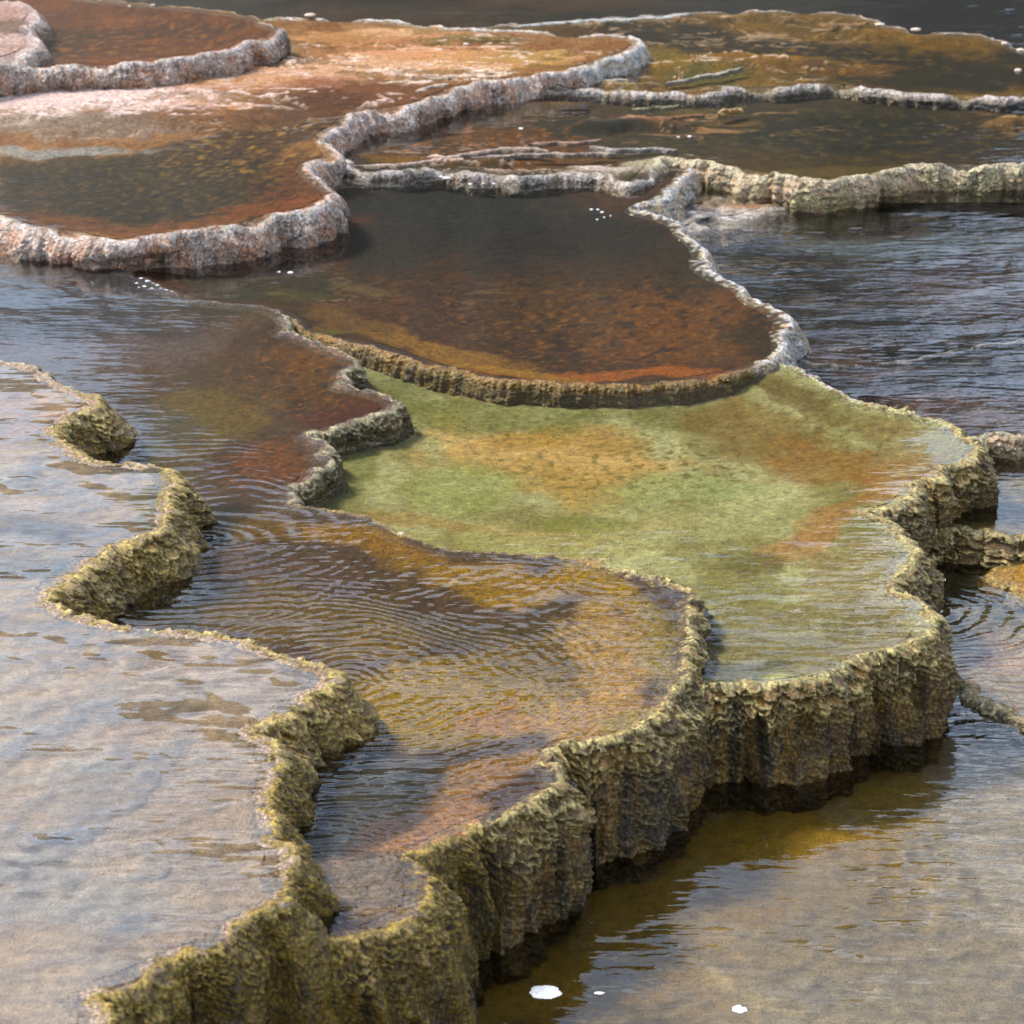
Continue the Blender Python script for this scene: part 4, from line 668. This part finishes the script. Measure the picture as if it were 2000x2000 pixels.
for i, (px, py, r) in enumerate([(842, 336, 12), (832, 334, 7), (870, 338, 5), (887, 348, 7), (898, 343, 6), (912, 347, 4), (932, 347, 6), (1010, 338, 9), (1024, 336, 9), (983, 243, 8), (1116, 396, 6), (1128, 396, 5), (1136, 401, 6), (1140, 411, 4), (1152, 408, 3), (1127, 415, 4), (548, 515, 9), (527, 514, 5), (1301, 258, 7), (1280, 259, 5)]):
    z = .020 if py > 330 else .050
    s_ = (CAM_H - z) / math.sin(R(PITCH) + math.atan((py - 966) / FPX)) / FPX
    lump('bubble', px, py, z, r * s_ * .6, r * s_ * .7, .0025, M_FOAM, 20 + i, ('white foam bubble drifting on the dark pool below the thin pale ledge' if i < 9 else 'white foam bubble on the dark brown upper pools'), 'bubble', 'foam bubbles drifting on the dark pools', flat=1.3, nz=.2)
for i, (px, py, r) in enumerate([(266, 526, 4), (279, 531, 5), (258, 535, 3), (297, 539, 4), (287, 545, 3), (314, 548, 3), (273, 541, 4), (289, 535, 2), (303, 545, 2), (262, 543, 2), (325, 551, 2)]):
    s_ = (CAM_H - .04) / math.sin(R(PITCH) + math.atan((py - 966) / FPX)) / FPX
    lump('froth', px, py, .04, r * s_, r * s_ * .9, .002, M_FOAM, 80 + i, 'white froth where water spills from the brown pool into the blue left pool', 'froth', 'froth at the spill below the furry wall', flat=1.2, nz=.45)
STONES = [(585, 29, .16, 17, 6, 'pale rounded stone standing alone in the far dark water'), (245, 12, .255, 6, 3, 'white pebble on the far rim of the top left pool, left one'), (289, 10, .255, 8, 4, 'larger white pebble on the far rim of the top left pool'),
  (757, 1008, .04, 11, 6, 'small white stone on the back rim of the ringed pool'), (1660, 46, .066, 16, 4, 'pale flat stone on the far white crust at upper right'), (1728, 56, .066, 16, 5, 'pale elongated stone on the far right crust beyond the dark pool'), (1896, 82, .066, 12, 5, 'pale stone near the right end of the far crust'), (1926, 95, .066, 14, 6, 'white stone at the right frame edge on the far crust'),
  (1921, 134, .066, 12, 8, 'white crust lump at the right frame edge in the far shallow pool'), (258, 877, .145, 14, 3, 'thin white flake on the back edge of the pale foreground terrace'), (1330, 107, .066, 7, 4, 'small white lump in the far orange pool'), (1512, 148, .066, 3, 2, 'tiny white speck stone in the far orange pool'), (880, 84, .145, 10, 5, 'orange and white lump on the far tan shelf'), (660, 128, .145, 10, 4, 'pale lump on the tan shelf at the upper centre')]
for i, (px, py, z, a, b, lab) in enumerate(STONES):
    s_ = (CAM_H - z) / math.sin(R(PITCH) + math.atan((py - 966) / FPX)) / FPX
    lump('stone', px, py, z, a * s_ * .6, a * s_ * .6, b * s_ * .55, M_STONE, 50 + i, lab, 'stone', sink=.9, flat=1.2)
# branching orange mineral sprig
def tube(pts, r0, r1, seg=10):
    P = np.asarray(pts, float); n = len(P); V = []; F = []
    for i in range(n):
        d = P[min(i + 1, n - 1)] - P[max(i - 1, 0)]; d /= np.linalg.norm(d); a = np.cross(d, [0.3, .2, 1]); a /= np.linalg.norm(a); b = np.cross(d, a)
        r = r0 + (r1 - r0) * i / (n - 1); r *= 1 + .25 * math.sin(i * 2.3)
        for k in range(seg):
            t = 2 * math.pi * k / seg; V.append(P[i] + r * (math.cos(t) * a + math.sin(t) * b))
    for i in range(n - 1):
        for k in range(seg): F.append((i * seg + k, i * seg + (k + 1) % seg, (i + 1) * seg + (k + 1) % seg, (i + 1) * seg + k))
    return V, F
def tubes(name, L, mat, loc, label, cat):
    V = []; F = []
    for pts, a, b in L:
        v, f = tube(pts, a, b); k = len(V); V += v; F += [tuple(x + k for x in q) for q in f]
    V = [tuple(.6 * c for c in v) for v in V] if name == 'mineral_sprig' else V
    o = mesh(name, V, F, mat); o.location = loc; return tag(o, label, cat)
g = ground(1283, 148, .066); 
tubes('mineral_sprig', [([(0, 0, -.02), (.01, 0, .02), (-.01, 0, .045), (-.03, 0, .075), (-.035, 0, .09)], .022, .012), ([(0, 0, .02), (.03, .01, .035), (.035, 0, .055)], .016, .010), ([(-.03, 0, -.01), (-.04, -.02, .01), (-.03, -.03, .02)], .016, .008), ([(-.02, 0, .07), (0, .01, .085)], .012, .008)], M_KNOB, (g[0], g[1], .066), 'orange branching mineral sprig sticking up from the far shallow pool', 'mineral sprig')
g = ground(1378, 212, .050)
tubes('mineral_sprig', [([(-.09, 0, -.01), (-.05, 0, .018), (0, .01, .014), (.05, 0, .022), (.09, 0, .008)], .010, .012), ([(-.03, 0, .01), (-.035, 0, .035)], .010, .006), ([(.04, 0, .01), (.045, 0, .038)], .010, .006), ([(0, 0, .01), (.005, 0, .03)], .009, .006)], M_KNOB, (g[0], g[1], .050), 'low orange mineral sprig lying in the dark upper right pool', 'mineral sprig')
g0 = ground(1920, 1347, -.222); g1 = ground(1899, 1322, -.215); d = g1 - g0
tubes('twig', [([(0, 0, .004), (d[0] * .35, d[1] * .35, .012), (d[0] * .7, d[1] * .7, .016), (d[0], d[1], .022)], .0022, .0012), ([(d[0] * .5, d[1] * .5, .014), (d[0] * .5 - .008, d[1] * .5 + .02, .022)], .0012, .0007)], M_TWIG, (g0[0], g0[1], -.222), 'thin reddish brown twig lying across the beaded ledge at the right', 'twig')
